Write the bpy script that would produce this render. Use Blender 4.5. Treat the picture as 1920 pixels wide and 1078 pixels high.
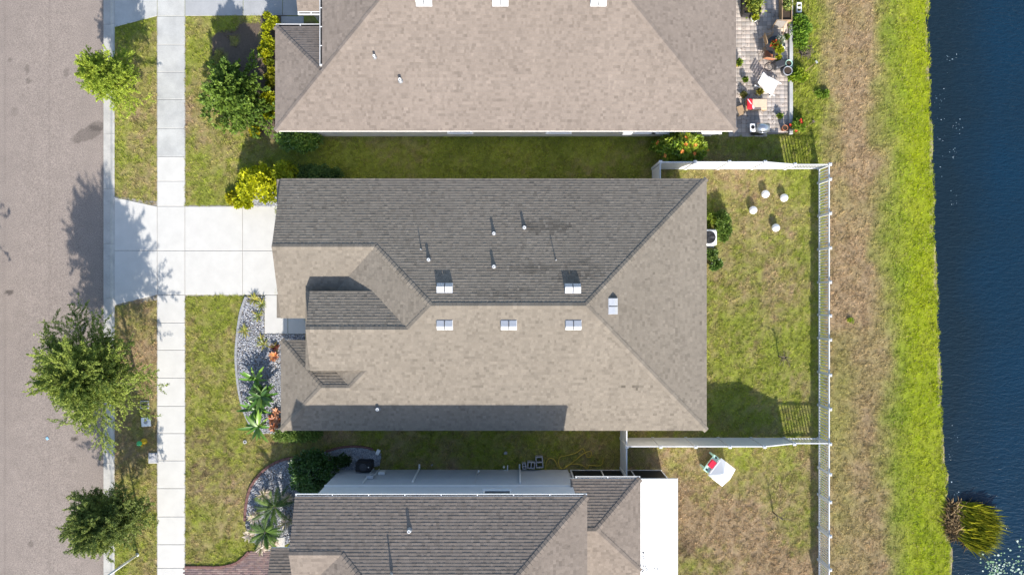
import bpy, math, random
import numpy as np
from mathutils import Vector, Matrix
random.seed(7)
RNG = np.random.default_rng(11)
R = math.radians
for o in list(bpy.data.objects): bpy.data.objects.remove(o)
sc = bpy.context.scene
COL = sc.collection

# ------------------------------------------------------------------ camera, sky, sun, exposure
CAMH = 34.0; FPX = 1156.0                      # drone height above the lawn, focal length in photo pixels
cam = bpy.data.objects.new('camera', bpy.data.cameras.new('camera'))
cam.data.sensor_width = 36.0; cam.data.lens = FPX / 1920 * 36.0
cam.data.clip_end = 2000; cam.location = (0, 0, CAMH); cam.rotation_euler = (0, 0, 0)
COL.objects.link(cam); sc.camera = cam

SUN_EL = R(30.5); SUNV = Vector((0.20, -1.0, 0)).normalized()
sdir = Vector((SUNV.x * math.cos(SUN_EL), SUNV.y * math.cos(SUN_EL), math.sin(SUN_EL)))   # towards the sun
w = bpy.data.worlds.new('World'); sc.world = w; w.use_nodes = True
nt = w.node_tree; nt.nodes.clear()
sky = nt.nodes.new('ShaderNodeTexSky'); sky.sky_type = 'NISHITA'; sky.sun_disc = False
sky.sun_elevation = SUN_EL; sky.sun_rotation = math.atan2(SUNV.x, SUNV.y)
bg = nt.nodes.new('ShaderNodeBackground'); bg.inputs[1].default_value = 0.14
wo = nt.nodes.new('ShaderNodeOutputWorld')
nt.links.new(sky.outputs[0], bg.inputs[0]); nt.links.new(bg.outputs[0], wo.inputs[0])
sl = bpy.data.lights.new('sun', 'SUN'); sl.energy = 4.5; sl.angle = R(0.8); sl.color = (1.0, 0.94, 0.86)
sun = bpy.data.objects.new('sun', sl); COL.objects.link(sun)
sun.rotation_euler = sdir.to_track_quat('Z', 'Y').to_euler(); sun.location = (10, -60, 40)
sc.view_settings.view_transform = 'Standard'; sc.view_settings.look = 'None'
sc.view_settings.gamma = 1.0; sc.view_settings.use_curve_mapping = False
sc.view_settings.exposure = 0.95

# ------------------------------------------------------------------ helpers
def P(px, py, z=0.0):
    k = (CAMH - z) / FPX
    return Vector(((px - 960) * k, (539 - py) * k, z))
def G(px, py): return ((px - 960) / 34.0, (539 - py) / 34.0)
def GP(pts): return [G(*p) for p in pts]

ORG = {}
def link(o, parent=None):
    COL.objects.link(o)
    if parent is not None: o.parent = parent
    return o
def tag(o, label=None, cat=None, group=None, kind=None):
    if label: o['label'] = label
    if cat: o['category'] = cat
    if group: o['group'] = group
    if kind: o['kind'] = kind
    return o
def thing(name, loc, label, cat, rotz=0.0, group=None):
    o = bpy.data.objects.new(name, None); o.empty_display_size = 0.2
    o.location = loc; o.rotation_euler = (0, 0, rotz); link(o)
    ORG[o] = Vector(loc)
    return tag(o, label, cat, group)

class MB:
    def __init__(s): s.v = []; s.f = []; s.M = None
    def add(s, vs, fs):
        b = len(s.v)
        if s.M is not None: vs = [tuple(s.M @ Vector(q)) for q in vs]
        s.v += [tuple(q) for q in vs]; s.f += [tuple(b + i for i in f) for f in fs]; return s
    def box(s, x0, y0, z0, x1, y1, z1):
        v = [(x, y, z) for z in (z0, z1) for y in (y0, y1) for x in (x0, x1)]
        return s.add(v, [(0, 2, 3, 1), (4, 5, 7, 6), (0, 1, 5, 4), (2, 6, 7, 3), (0, 4, 6, 2), (1, 3, 7, 5)])
    def cbox(s, c, d, rz=0.0, rx=0.0, ry=0.0):
        m = Matrix.Translation(c) @ Matrix.Rotation(rz, 4, 'Z') @ Matrix.Rotation(ry, 4, 'Y') @ Matrix.Rotation(rx, 4, 'X')
        o = s.M; s.M = m if o is None else o @ m
        s.box(-d[0] / 2, -d[1] / 2, -d[2] / 2, d[0] / 2, d[1] / 2, d[2] / 2); s.M = o; return s
    def bbox(s, c, d, b=0.02, rz=0.0, rx=0.0, ry=0.0):       # box with chamfered edges
        m = Matrix.Translation(c) @ Matrix.Rotation(rz, 4, 'Z') @ Matrix.Rotation(ry, 4, 'Y') @ Matrix.Rotation(rx, 4, 'X')
        o = s.M; s.M = m if o is None else o @ m
        x, y, z = d[0] / 2, d[1] / 2, d[2] / 2; rings = []
        for (zz, k) in ((-z, b), (-z + b, 0), (z - b, 0), (z, b)):
            X, Y = x - k, y - k
            rings.append([(-X + b, -Y, zz), (X - b, -Y, zz), (X, -Y + b, zz), (X, Y - b, zz), (X - b, Y, zz), (-X + b, Y, zz), (-X, Y - b, zz), (-X, -Y + b, zz)])
        v = sum(rings, []); f = [tuple(range(7, -1, -1)), tuple(range(24, 32))]
        for r in range(3):
            for i in range(8): f.append((r * 8 + i, r * 8 + (i + 1) % 8, r * 8 + 8 + (i + 1) % 8, r * 8 + 8 + i))
        s.add(v, f); s.M = o; return s
    def prism(s, poly, z0, z1):
        n = len(poly)
        a = sum(poly[i][0] * poly[(i + 1) % n][1] - poly[(i + 1) % n][0] * poly[i][1] for i in range(n))
        if a < 0: poly = poly[::-1]
        v = [(p[0], p[1], z0) for p in poly] + [(p[0], p[1], z1) for p in poly]
        return s.add(v, [tuple(range(n - 1, -1, -1)), tuple(range(n, 2 * n))] + [(i, (i + 1) % n, n + (i + 1) % n, n + i) for i in range(n)])
    def lathe(s, prof, c=(0, 0, 0), n=20):
        v = []; f = []
        for r, z in prof:
            for i in range(n):
                a = 2 * math.pi * i / n; v.append((c[0] + r * math.cos(a), c[1] + r * math.sin(a), c[2] + z))
        for k in range(len(prof) - 1):
            for i in range(n):
                j = (i + 1) % n; f.append((k * n + i, k * n + j, k * n + n + j, k * n + n + i))
        f.append(tuple(range(n - 1, -1, -1))); L = (len(prof) - 1) * n; f.append(tuple(range(L, L + n)))
        return s.add(v, f)
    def tube(s, pts, r, n=6, r1=None):
        pts = [Vector(p) for p in pts]; m = len(pts); v = []; f = []
        for i, p in enumerate(pts):
            d = (pts[min(i + 1, m - 1)] - pts[max(i - 1, 0)])
            d = d.normalized() if d.length > 1e-6 else Vector((0, 0, 1))
            a = d.orthogonal().normalized() if abs(d.z) > .95 else d.cross(Vector((0, 0, 1))).normalized()
            b = d.cross(a); rr = r if r1 is None else r + (r1 - r) * i / max(1, m - 1)
            for k in range(n):
                t = 2 * math.pi * k / n; v.append(p + a * rr * math.cos(t) + b * rr * math.sin(t))
        for i in range(m - 1):
            for k in range(n):
                j = (k + 1) % n; f.append((i * n + k, i * n + j, i * n + n + j, i * n + n + k))
        f.append(tuple(range(n - 1, -1, -1))); f.append(tuple(range((m - 1) * n, m * n)))
        return s.add(v, f)
    def mesh(s, name, mat, smooth=False, off=None):
        me = bpy.data.meshes.new(name)
        v = s.v if off is None else [(a[0] - off[0], a[1] - off[1], a[2] - off[2]) for a in s.v]
        me.from_pydata(v, [], s.f); me.materials.append(mat)
        if smooth: me.polygons.foreach_set('use_smooth', [True] * len(me.polygons))
        return me
    def build(s, name, mat, parent=None, smooth=False, local=False, base=None):
        off = None
        if not local: off = ORG[parent] if parent in ORG else base
        me = s.mesh(name, mat, smooth, off)
        o = bpy.data.objects.new(name, me); link(o, parent)
        if parent is None and base is not None: o.location = base; ORG[o] = Vector(base)
        elif parent in ORG and not local: ORG[o] = ORG[parent]
        elif not local: ORG[o] = Vector((0, 0, 0))
        return o

def np_obj(name, v, f, mat, parent=None, col=None, attrs=None, off=None, smooth=False):
    """v (N,3), f list of index arrays / one (M,k) array; col (N,3) per vertex; attrs {name: per face floats}"""
    me = bpy.data.meshes.new(name)
    v = np.asarray(v, dtype=np.float32)
    if off is None and parent in ORG: off = ORG[parent]
    if off is not None: v = v - np.array(off, dtype=np.float32)
    f = np.asarray(f, dtype=np.int32); M, k = f.shape
    me.vertices.add(len(v)); me.vertices.foreach_set('co', v.ravel())
    me.loops.add(M * k); me.loops.foreach_set('vertex_index', f.ravel())
    me.polygons.add(M); me.polygons.foreach_set('loop_start', np.arange(0, M * k, k, dtype=np.int32))
    me.update(calc_edges=True)
    if col is not None:
        a = me.attributes.new('col', 'FLOAT_COLOR', 'POINT')
        c4 = np.ones((len(v), 4), dtype=np.float32); c4[:, :3] = col; a.data.foreach_set('color', c4.ravel())
    if smooth: me.polygons.foreach_set('use_smooth', np.ones(M, dtype=bool))
    me.materials.append(mat)
    o = bpy.data.objects.new(name, me); link(o, parent)
    if parent is None and off is not None: o.location = off
    ORG[o] = Vector(off) if off is not None else Vector((0, 0, 0))
    return o

def vnoise(x, y, s, seed=0):
    x = np.asarray(x, dtype=np.float64) / s + 1000; y = np.asarray(y, dtype=np.float64) / s + 1000
    xi = np.floor(x).astype(np.int64); yi = np.floor(y).astype(np.int64); fx = x - xi; fy = y - yi
    fx = fx * fx * (3 - 2 * fx); fy = fy * fy * (3 - 2 * fy)
    def h(a, b):
        n = (a * 374761393 + b * 668265263 + seed * 974634777) & 0x7fffffff
        n = ((n ^ (n >> 13)) * 1274126177) & 0x7fffffff
        return ((n ^ (n >> 16)) & 0xffff) / 65535.0
    return (h(xi, yi) * (1 - fx) + h(xi + 1, yi) * fx) * (1 - fy) + (h(xi, yi + 1) * (1 - fx) + h(xi + 1, yi + 1) * fx) * fy
def fbm(x, y, s, seed=0, o=4):
    t = 0; a = .5; n = 0
    for i in range(o): t = t + a * vnoise(x, y, s / 2 ** i, seed + i * 17); n += a; a *= .55
    return t / n
def inpoly(x, y, poly):
    c = np.zeros(np.shape(x), dtype=bool); n = len(poly); j = n - 1
    for i in range(n):
        xi, yi = poly[i]; xj, yj = poly[j]
        if yi != yj:
            m = ((yi > y) != (yj > y)) & (x < (xj - xi) * (y - yi) / (yj - yi) + xi); c ^= m
        j = i
    return c
def sstep(a, b, x):
    t = np.clip((x - a) / (b - a), 0, 1); return t * t * (3 - 2 * t)

# ------------------------------------------------------------------ materials
def newmat(name):
    m = bpy.data.materials.new(name); m.use_nodes = True; t = m.node_tree; t.nodes.clear()
    out = t.nodes.new('ShaderNodeOutputMaterial'); b = t.nodes.new('ShaderNodeBsdfPrincipled')
    t.links.new(b.outputs[0], out.inputs[0]); return m, t, b, out
def pm(name, col, rough=.75, var=.12, scale=3.0, bump=0.0, bscale=60.0, metal=0.0, spec=.3, fine=0.0, fscale=120.0, col2=None, attr=None):
    """procedural surface: colour mottled by two noises, fine bump"""
    m, t, b, out = newmat(name); N = t.nodes.new; L = t.links.new
    tc = N('ShaderNodeTexCoord'); n1 = N('ShaderNodeTexNoise'); n1.inputs['Scale'].default_value = scale
    n1.inputs['Detail'].default_value = 6; n1.inputs['Roughness'].default_value = .62; L(tc.outputs['Object'], n1.inputs['Vector'])
    mr = N('ShaderNodeMapRange'); mr.inputs['From Min'].default_value = .3; mr.inputs['From Max'].default_value = .7
    mr.inputs['To Min'].default_value = 1 - var; mr.inputs['To Max'].default_value = 1 + var; L(n1.outputs['Fac'], mr.inputs['Value'])
    n2 = N('ShaderNodeTexNoise'); n2.inputs['Scale'].default_value = fscale; n2.inputs['Detail'].default_value = 3; L(tc.outputs['Object'], n2.inputs['Vector'])
    mr2 = N('ShaderNodeMapRange'); mr2.inputs['From Min'].default_value = .3; mr2.inputs['From Max'].default_value = .7
    mr2.inputs['To Min'].default_value = 1 - fine; mr2.inputs['To Max'].default_value = 1 + fine; L(n2.outputs['Fac'], mr2.inputs['Value'])
    mu = N('ShaderNodeMath'); mu.operation = 'MULTIPLY'; L(mr.outputs[0], mu.inputs[0]); L(mr2.outputs[0], mu.inputs[1])
    if attr:
        at = N('ShaderNodeAttribute'); at.attribute_name = attr; csock = at.outputs['Color']
    elif col2:
        mx0 = N('ShaderNodeMix'); mx0.data_type = 'RGBA'; mx0.inputs['A'].default_value = (*col, 1); mx0.inputs['B'].default_value = (*col2, 1)
        n3 = N('ShaderNodeTexNoise'); n3.inputs['Scale'].default_value = scale * .6; n3.inputs['Detail'].default_value = 4; L(tc.outputs['Object'], n3.inputs['Vector'])
        m3 = N('ShaderNodeMapRange'); m3.inputs['From Min'].default_value = .42; m3.inputs['From Max'].default_value = .62; L(n3.outputs['Fac'], m3.inputs['Value'])
        L(m3.outputs[0], mx0.inputs['Factor']); csock = mx0.outputs['Result']
    else:
        rg = N('ShaderNodeRGB'); rg.outputs[0].default_value = (*col, 1); csock = rg.outputs[0]
    mx = N('ShaderNodeVectorMath'); mx.operation = 'SCALE'; L(csock, mx.inputs[0]); L(mu.outputs[0], mx.inputs['Scale'])
    L(mx.outputs[0], b.inputs['Base Color']); b.inputs['Roughness'].default_value = rough; b.inputs['Metallic'].default_value = metal
    b.inputs['Specular IOR Level'].default_value = spec
    if bump:
        nb = N('ShaderNodeTexNoise'); nb.inputs['Scale'].default_value = bscale; nb.inputs['Detail'].default_value = 4; L(tc.outputs['Object'], nb.inputs['Vector'])
        bp = N('ShaderNodeBump'); bp.inputs['Strength'].default_value = bump; bp.inputs['Distance'].default_value = .02
        L(nb.outputs['Fac'], bp.inputs['Height']); L(bp.outputs[0], b.inputs['Normal'])
    return m
def leafmat(name, trans=.28, rough=.55, spec=.25):
    """leaf: per-vertex leaf colour, part of the light shines through"""
    m, t, b, out = newmat(name); N = t.nodes.new; L = t.links.new
    at = N('ShaderNodeAttribute'); at.attribute_name = 'col'
    L(at.outputs['Color'], b.inputs['Base Color']); b.inputs['Roughness'].default_value = rough; b.inputs['Specular IOR Level'].default_value = spec
    tr = N('ShaderNodeBsdfTranslucent'); L(at.outputs['Color'], tr.inputs['Color'])
    ms = N('ShaderNodeMixShader'); ms.inputs[0].default_value = trans
    L(b.outputs[0], ms.inputs[1]); L(tr.outputs[0], ms.inputs[2]); L(ms.outputs[0], out.inputs[0]); return m
def shinglemat(name, base):
    m, t, b, out = newmat(name); N = t.nodes.new; L = t.links.new
    at = N('ShaderNodeAttribute'); at.attribute_name = 'tone'
    tc = N('ShaderNodeTexCoord'); n = N('ShaderNodeTexNoise'); n.inputs['Scale'].default_value = 55; n.inputs['Detail'].default_value = 4; L(tc.outputs['Object'], n.inputs['Vector'])
    n2 = N('ShaderNodeTexNoise'); n2.inputs['Scale'].default_value = .35; n2.inputs['Detail'].default_value = 5; L(tc.outputs['Object'], n2.inputs['Vector'])
    a = N('ShaderNodeMapRange'); a.inputs['From Min'].default_value = .3; a.inputs['From Max'].default_value = .7; a.inputs['To Min'].default_value = .78; a.inputs['To Max'].default_value = 1.22; L(n.outputs['Fac'], a.inputs['Value'])
    c = N('ShaderNodeMapRange'); c.inputs['From Min'].default_value = .3; c.inputs['From Max'].default_value = .7; c.inputs['To Min'].default_value = .95; c.inputs['To Max'].default_value = 1.05; L(n2.outputs['Fac'], c.inputs['Value'])
    m1 = N('ShaderNodeMath'); m1.operation = 'MULTIPLY'; L(a.outputs[0], m1.inputs[0]); L(c.outputs[0], m1.inputs[1])
    m2 = N('ShaderNodeMath'); m2.operation = 'MULTIPLY'; L(m1.outputs[0], m2.inputs[0]); L(at.outputs['Fac'], m2.inputs[1])
    rg = N('ShaderNodeRGB'); rg.outputs[0].default_value = (*base, 1)
    v = N('ShaderNodeVectorMath'); v.operation = 'SCALE'; L(rg.outputs[0], v.inputs[0]); L(m2.outputs[0], v.inputs['Scale'])
    L(v.outputs[0], b.inputs['Base Color']); b.inputs['Roughness'].default_value = .92; b.inputs['Specular IOR Level'].default_value = .12
    bp = N('ShaderNodeBump'); bp.inputs['Strength'].default_value = .35; bp.inputs['Distance'].default_value = .01; L(n.outputs['Fac'], bp.inputs['Height']); L(bp.outputs[0], b.inputs['Normal'])
    return m
def watermat():
    m, t, b, out = newmat('pond_water'); N = t.nodes.new; L = t.links.new
    tc = N('ShaderNodeTexCoord'); mp = N('ShaderNodeMapping'); mp.inputs['Rotation'].default_value = (0, 0, R(28)); mp.inputs['Scale'].default_value = (.55, 1.6, 1); L(tc.outputs['Object'], mp.inputs['Vector'])
    n = N('ShaderNodeTexNoise'); n.inputs['Scale'].default_value = 4.5; n.inputs['Detail'].default_value = 6; n.inputs['Roughness'].default_value = .55; n.inputs['Distortion'].default_value = .6; L(mp.outputs[0], n.inputs['Vector'])
    n2 = N('ShaderNodeTexNoise'); n2.inputs['Scale'].default_value = .25; n2.inputs['Detail'].default_value = 4; L(tc.outputs['Object'], n2.inputs['Vector'])
    mr = N('ShaderNodeMapRange'); mr.inputs['From Min'].default_value = .35; mr.inputs['From Max'].default_value = .65; L(n2.outputs['Fac'], mr.inputs['Value'])
    mx = N('ShaderNodeMix'); mx.data_type = 'RGBA'; mx.inputs['A'].default_value = (.004, .022, .045, 1); mx.inputs['B'].default_value = (.007, .017, .026, 1)
    sx = N('ShaderNodeSeparateXYZ'); L(tc.outputs['Object'], sx.inputs[0]); sh = N('ShaderNodeMapRange'); sh.inputs['From Min'].default_value = 24.2; sh.inputs['From Max'].default_value = 27.2; sh.inputs['To Min'].default_value = 1.0; sh.inputs['To Max'].default_value = 0.0; L(sx.outputs[0], sh.inputs['Value'])   # silty shallows by the bank
    ad = N('ShaderNodeMath'); ad.operation = 'MULTIPLY_ADD'; ad.inputs[1].default_value = .35; ad.use_clamp = True; L(mr.outputs[0], ad.inputs[0]); L(sh.outputs[0], ad.inputs[2]); L(ad.outputs[0], mx.inputs['Factor'])
    L(mx.outputs['Result'], b.inputs['Base Color']); b.inputs['Roughness'].default_value = .10; b.inputs['IOR'].default_value = 1.333
    bp = N('ShaderNodeBump'); bp.inputs['Strength'].default_value = .5; bp.inputs['Distance'].default_value = .12; L(n.outputs['Fac'], bp.inputs['Height']); L(bp.outputs[0], b.inputs['Normal'])
    return m

M = {}
M['ground'] = pm('lawn_soil', (0, 0, 0), .95, .22, 9, .6, 45, attr='col', fine=.3, fscale=60)
M['grass'] = leafmat('grass_blades', .30, .7, .12)
M['leaf'] = leafmat('leaves', .30)
M['reed'] = leafmat('reed_blades', .45, .6)
M['glossleaf'] = leafmat('glossy_leaves', .14, .38, .4)
M['road'] = pm('asphalt', (0, 0, 0), .9, .07, 1.6, .35, 90, attr='col', fine=.34, fscale=22)
M['kerb'] = pm('kerb_concrete', (.43, .415, .38), .85, .13, 2.2, .15, 60, fine=.08, fscale=30, col2=(.36, .35, .325))
M['conc_new'] = pm('new_concrete', (.51, .498, .466), .85, .06, 1.3, .1, 80, fine=.04, fscale=40)
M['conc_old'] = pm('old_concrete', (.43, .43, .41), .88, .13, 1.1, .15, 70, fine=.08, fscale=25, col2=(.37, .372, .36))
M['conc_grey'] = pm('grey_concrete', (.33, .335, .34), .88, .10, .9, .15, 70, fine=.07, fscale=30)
M['joint'] = pm('joint_dirt', (.27, .25, .225), .95, .2, 6)
M['sh_main'] = shinglemat('shingles_taupe', (.206, .178, .143))
M['sh_n'] = shinglemat('shingles_rose_taupe', (.218, .181, .152))
M['sh_s'] = shinglemat('shingles_brown_taupe', (.198, .165, .138))
M['deck'] = pm('roof_edge_beige', (.46, .41, .35), .7, .06, 3)
M['deckw'] = pm('roof_edge_white', (.72, .71, .68), .6, .05, 3)
M['stucco'] = pm('cream_stucco', (.68, .64, .56), .9, .06, 2, .4, 120, fine=.05)
M['stuccob'] = pm('pale_grey_stucco', (.50, .52, .54), .9, .05, 2, .35, 120, fine=.05)
M['stucco2'] = pm('upper_wall_pale', (.58, .60, .62), .9, .05, 2, .35, 120, fine=.05)
M['white'] = pm('white_paint', (.78, .78, .77), .5, .04, 4)
M['vinyl'] = pm('white_vinyl', (.60, .605, .61), .42, .06, 1.7, fine=.02)
M['alum'] = pm('white_aluminium', (.80, .80, .79), .4, .03, 2.5)
M['vent'] = pm('vent_metal', (.50, .51, .53), .4, .06, 8, metal=.1)
M['dark'] = pm('dark_gap', (.018, .018, .02), .7, .2, 6)
M['glass'] = pm('window_glass', (.02, .025, .03), .08, .1, 2, spec=.6)
M['screen'] = pm('dark_screen_mesh', (.012, .013, .016), .55, .2, 3, fine=.3, fscale=150)
M['pvc'] = pm('white_pvc', (.75, .75, .73), .4, .05, 9)
M['lead'] = pm('lead_boot', (.30, .31, .33), .5, .15, 12, metal=.5)
M['trunk'] = pm('bark', (.13, .105, .08), .95, .25, 9, .8, 40)
M['stem'] = pm('green_stem', (.12, .12, .05), .8, .2, 9)
M['water'] = watermat()
M['gravel'] = leafmat('gravel_stones', 0.0, .9, .15)
M['edge_grey'] = pm('edging_concrete', (.28, .285, .295), .85, .12, 5, .2, 50)
M['edge_red'] = pm('edging_red_brick', (.16, .085, .075), .9, .2, 6, .3, 50)
M['paver'] = leafmat('patio_pavers', 0.0, .9, .15)
M['sand'] = pm('joint_sand', (.22, .19, .165), .95, .2, 8)
M['black'] = pm('black_plastic', (.02, .02, .022), .45, .2, 7)
M['dgrey'] = pm('dark_grey_metal', (.07, .07, .075), .4, .15, 7, metal=.4)
M['silver'] = pm('brushed_steel', (.45, .47, .50), .28, .08, 6, metal=.8)
M['beige'] = pm('beige_fabric', (.58, .44, .33), .9, .1, 7, .2, 160)
M['peach'] = pm('peach_towel', (.66, .46, .33), .95, .1, 9, .3, 140)
M['red'] = pm('red_cloth', (.52, .018, .03), .8, .12, 7, .2, 120)
M['redp'] = pm('red_plastic', (.55, .02, .05), .35, .06, 4)
M['mint'] = pm('mint_plastic', (.42, .66, .54), .4, .06, 4)
M['tan'] = pm('tan_wicker', (.36, .25, .15), .8, .2, 20, .4, 90)
M['terra'] = pm('terracotta', (.42, .17, .09), .85, .12, 7)
M['wood'] = pm('weathered_wood', (.34, .23, .14), .85, .2, 6, .3, 40)
M['card'] = pm('cardboard', (.60, .46, .33), .9, .06, 5)
M['yellow'] = pm('yellow_enamel', (.62, .42, .02), .4, .08, 6)
M['green'] = pm('green_enamel', (.06, .42, .16), .4, .08, 6)
M['hose'] = pm('yellow_hose', (.50, .38, .06), .5, .12, 7)
M['block'] = pm('cinder_block', (.38, .38, .39), .95, .12, 9, .3, 70)
M['cover'] = pm('grey_cover', (.30, .31, .34), .6, .12, 7)
M['ball'] = pm('white_globe', (.82, .82, .82), .35, .03, 3)
M['soil'] = pm('pot_soil', (.05, .035, .025), .95, .2, 12)
M['mesh_grey'] = pm('grey_sling', (.22, .20, .18), .8, .12, 9)

# ------------------------------------------------------------------ ground layout (metres; px helpers are photo pixels on the lawn level)
WATER_Z = -0.55
SHORE = [(-60, 1742), (0, 1744), (120, 1747), (280, 1749), (420, 1754), (560, 1760), (700, 1763), (820, 1770), (930, 1777), (1000, 1781), (1078, 1787), (1160, 1795)]
def shore_x(y):
    ys = np.array([(539 - a) * (CAMH - WATER_Z) / FPX for a, b in SHORE])[::-1]; xs = np.array([(b - 960) * (CAMH - WATER_Z) / FPX for a, b in SHORE])[::-1]
    y = np.asarray(y, dtype=np.float64)
    return np.interp(y, ys, xs) + (fbm(y * 1.0, y * 0 + 3.3, 1.6, 5) - .5) * .42
ROAD_X = (-28.75, -22.60); KERB_X = (-22.60, -21.91)
def gheight(x, y):
    sx = shore_x(y)
    z = np.where(x > sx - 3.4, -.55 * sstep(-3.4, 0.1, x - sx) - .04 * (fbm(x, y, .8, 3) - .5), 0.0)
    z = np.where(x > sx, -.55 - np.clip((x - sx) * .5, 0, 1.6), z)
    z = np.where((x < -21.95) & (x > -29.3), -.32, z)
    return z
DRIVE = GP([(347, 387), (516, 387), (516, 553), (347, 553)])
APRON = GP([(215, 370), (295, 387), (347, 387), (347, 553), (295, 553), (215, 572)])
WALK = GP([(496, 553), (572, 553), (572, 626), (496, 626)])
BED = GP([(459, 556), (496, 556), (496, 626), (572, 626), (572, 640), (535, 640), (535, 812), (482, 812), (462, 780), (449, 730), (444, 670), (447, 610)])
BED_N = GP([(437, 387), (440, 374), (448, 362), (462, 352), (520, 345), (525, 387)])
BED3 = GP([(620, 872), (590, 868), (560, 860), (535, 862), (510, 872), (488, 890), (470, 915), (463, 945), (461, 985), (468, 1010), (490, 1028), (505, 1032), (560, 1010), (590, 930), (640, 888)])
BED3B = GP([(618, 842), (650, 838), (690, 840), (715, 850), (712, 872), (655, 882), (600, 872), (600, 852)])
PATIO = GP([(1366, -60), (1486, -60), (1486, 250), (1366, 257)])
PAV3 = GP([(347, 1064), (410, 1064), (440, 1058), (455, 1048), (468, 1034), (512, 1030), (512, 1150), (347, 1150)])
APRON1 = GP([(215, -60), (215, 52), (295, 31), (347, 31), (520, 30), (560, 60), (640, 60), (640, -60)])
MULCH1 = GP([(488, 24), (522, 24), (640, 60), (640, 140), (520, 262), (492, 256), (470, 246), (486, 200), (492, 120)])
MULCH1B = GP([(398, 70), (430, 45), (486, 44), (492, 120), (486, 200), (440, 215), (400, 170)])
H_MAIN = [(-11.3, 5.1), (9.45, 5.1), (9.45, -6.83), (-11.3, -6.83)]
H_NORTH = [(-11.6, 8.3), (10.9, 8.3), (10.9, 20), (-11.6, 20)]
H_SOUTH = [(-9.6, -10.0), (8.3, -10.05), (8.3, -21), (-9.6, -21)]
SIDE = GP([(295, -80), (347, -80), (347, 1160), (295, 1160)])
EXCL = [DRIVE, APRON, WALK, BED, BED_N, BED3, BED3B, PATIO, PAV3, APRON1, H_MAIN, H_NORTH, H_SOUTH, SIDE]

def lawn_col(x, y):
    px = 960 + 34 * x; py = 539 - 34 * y
    n1 = fbm(x, y, 3.2, 21); n2 = fbm(x, y, .9, 31); n3 = fbm(x, y, 7.0, 41)
    n4 = fbm(x, y, .20, 51, 2)
    d = .27 + 1.6 * (n1 - .5) + .8 * (n2 - .5) + 1.0 * (n4 - .5)
    d = d + np.where(px < 300, .06, 0) + np.where((px < 300) & (py > 560) & (py < 960), .35, 0)
    d = d + np.where((px > 1180) & (px < 1540) & (py > 838), .38 + .5 * (n3 - .5), 0)          # the dry yard in the south
    d = d - .18 * np.exp(-(((px - 1370) / 60) ** 2 + ((py - 600) / 120) ** 2))
    d = d + .30 * np.exp(-(((px - 1450) / 70) ** 2 + ((py - 560) / 90) ** 2))
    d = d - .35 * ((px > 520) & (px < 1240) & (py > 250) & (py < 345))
    bank = (px > 1545)
    edge = 1674 + 70 * (n3 - .5) + 60 * (n1 - .5) + 20 * (n2 - .5)
    gb = sstep(-35, 30, px - edge)
    bw = np.where(py < 305, sstep(1490, 1590, px + 60 * (n1 - .5)), bank * 1.0)
    dn = .93 - .7 * (n1 - .5) - .9 * gb + .5 * (n2 - .5); d = d * (1 - bw) + dn * bw
    weeds = np.exp(-(((px - 1508) / 26) ** 2)) * sstep(330, 150, py) * (px > 1480)
    d = d - 1.1 * weeds - .5 * np.exp(-(((px - 1575) / 30) ** 2 + ((py - 800) / 140) ** 2)) - .3 * np.exp(-(((px - 1575) / 25) ** 2 + ((py - 360) / 60) ** 2))
    d = np.clip(d, 0, 1)[..., None]
    green = np.stack([.295 + .09 * n2, .340 + .08 * n2, .055 + 0 * n2], -1)
    dry = np.stack([.445 + .06 * n2, .320 + .05 * n2, .182 + .04 * n2], -1)
    sh_ = sstep(1665, 1735, px)
    bright = np.stack([.230 + .13 * n2 + .060 * sh_, .312 + .09 * n2 + .065 * sh_, .040 - .026 * sh_], -1)
    c = green * (1 - d) + dry * d
    c = np.where(bank[..., None], (bright * gb[..., None] + c * (1 - gb[..., None])) * (1 - .35 * d * gb[..., None]) + dry * (.35 * d * gb[..., None]), c)
    c = c * (.62 + .76 * fbm(x, y, .15, 71, 2))[..., None]
    spots = (np.exp(-(((px - 385) / 45) ** 2 + ((py - 860) / 60) ** 2)) * 1.25 * (n4 > .60) + .9 * np.exp(-(((px - 1285) / 20) ** 2 + ((py - 1030) / 30) ** 2)) * (n2 > .45)).clip(0, 1)[..., None]
    c = c * (1 - .6 * spots) + np.array([.10, .065, .045]) * .6 * spots
    mulch = inpoly(x, y, MULCH1) | (inpoly(x, y, MULCH1B) & (n2 > .40))
    c = np.where(mulch[..., None], np.stack([.170 + .07 * n2, .125 + .06 * n2, .090 + .05 * n2], -1), c)
    return c

def axis(a, b, step, far, extra=()):
    c = list(np.arange(a, b + 1e-6, step)) + list(extra)
    for k in (4, 12, 30, 70, 150): c += [a - k * far, b + k * far]
    return np.array(sorted(set(np.round(c, 4))))
xs = axis(-31, 28, .22, 1.0, (-21.96, -21.94)); ys = axis(-18, 18, .25, 1.0)
X, Y = np.meshgrid(xs, ys); Z = gheight(X, Y)
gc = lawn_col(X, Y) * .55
sx_ = shore_x(Y)
sandm = (np.abs(X - sx_ - .02) < .16)[..., None]
gc = np.where(sandm, np.array([.34, .27, .19]), gc)
gc = np.where((X > sx_ + .12)[..., None], np.array([.05, .06, .05]), gc)
nx = len(xs); ny = len(ys)
idx = np.arange(nx * ny).reshape(ny, nx)
F = np.stack([idx[:-1, :-1], idx[:-1, 1:], idx[1:, 1:], idx[1:, :-1]], -1).reshape(-1, 4)
g = np_obj('ground', np.stack([X, Y, Z], -1).reshape(-1, 3), F, M['ground'], col=gc.reshape(-1, 3), smooth=True); tag(g, 'lawn ground between the houses and down to the pond', 'ground', kind='structure')

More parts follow.
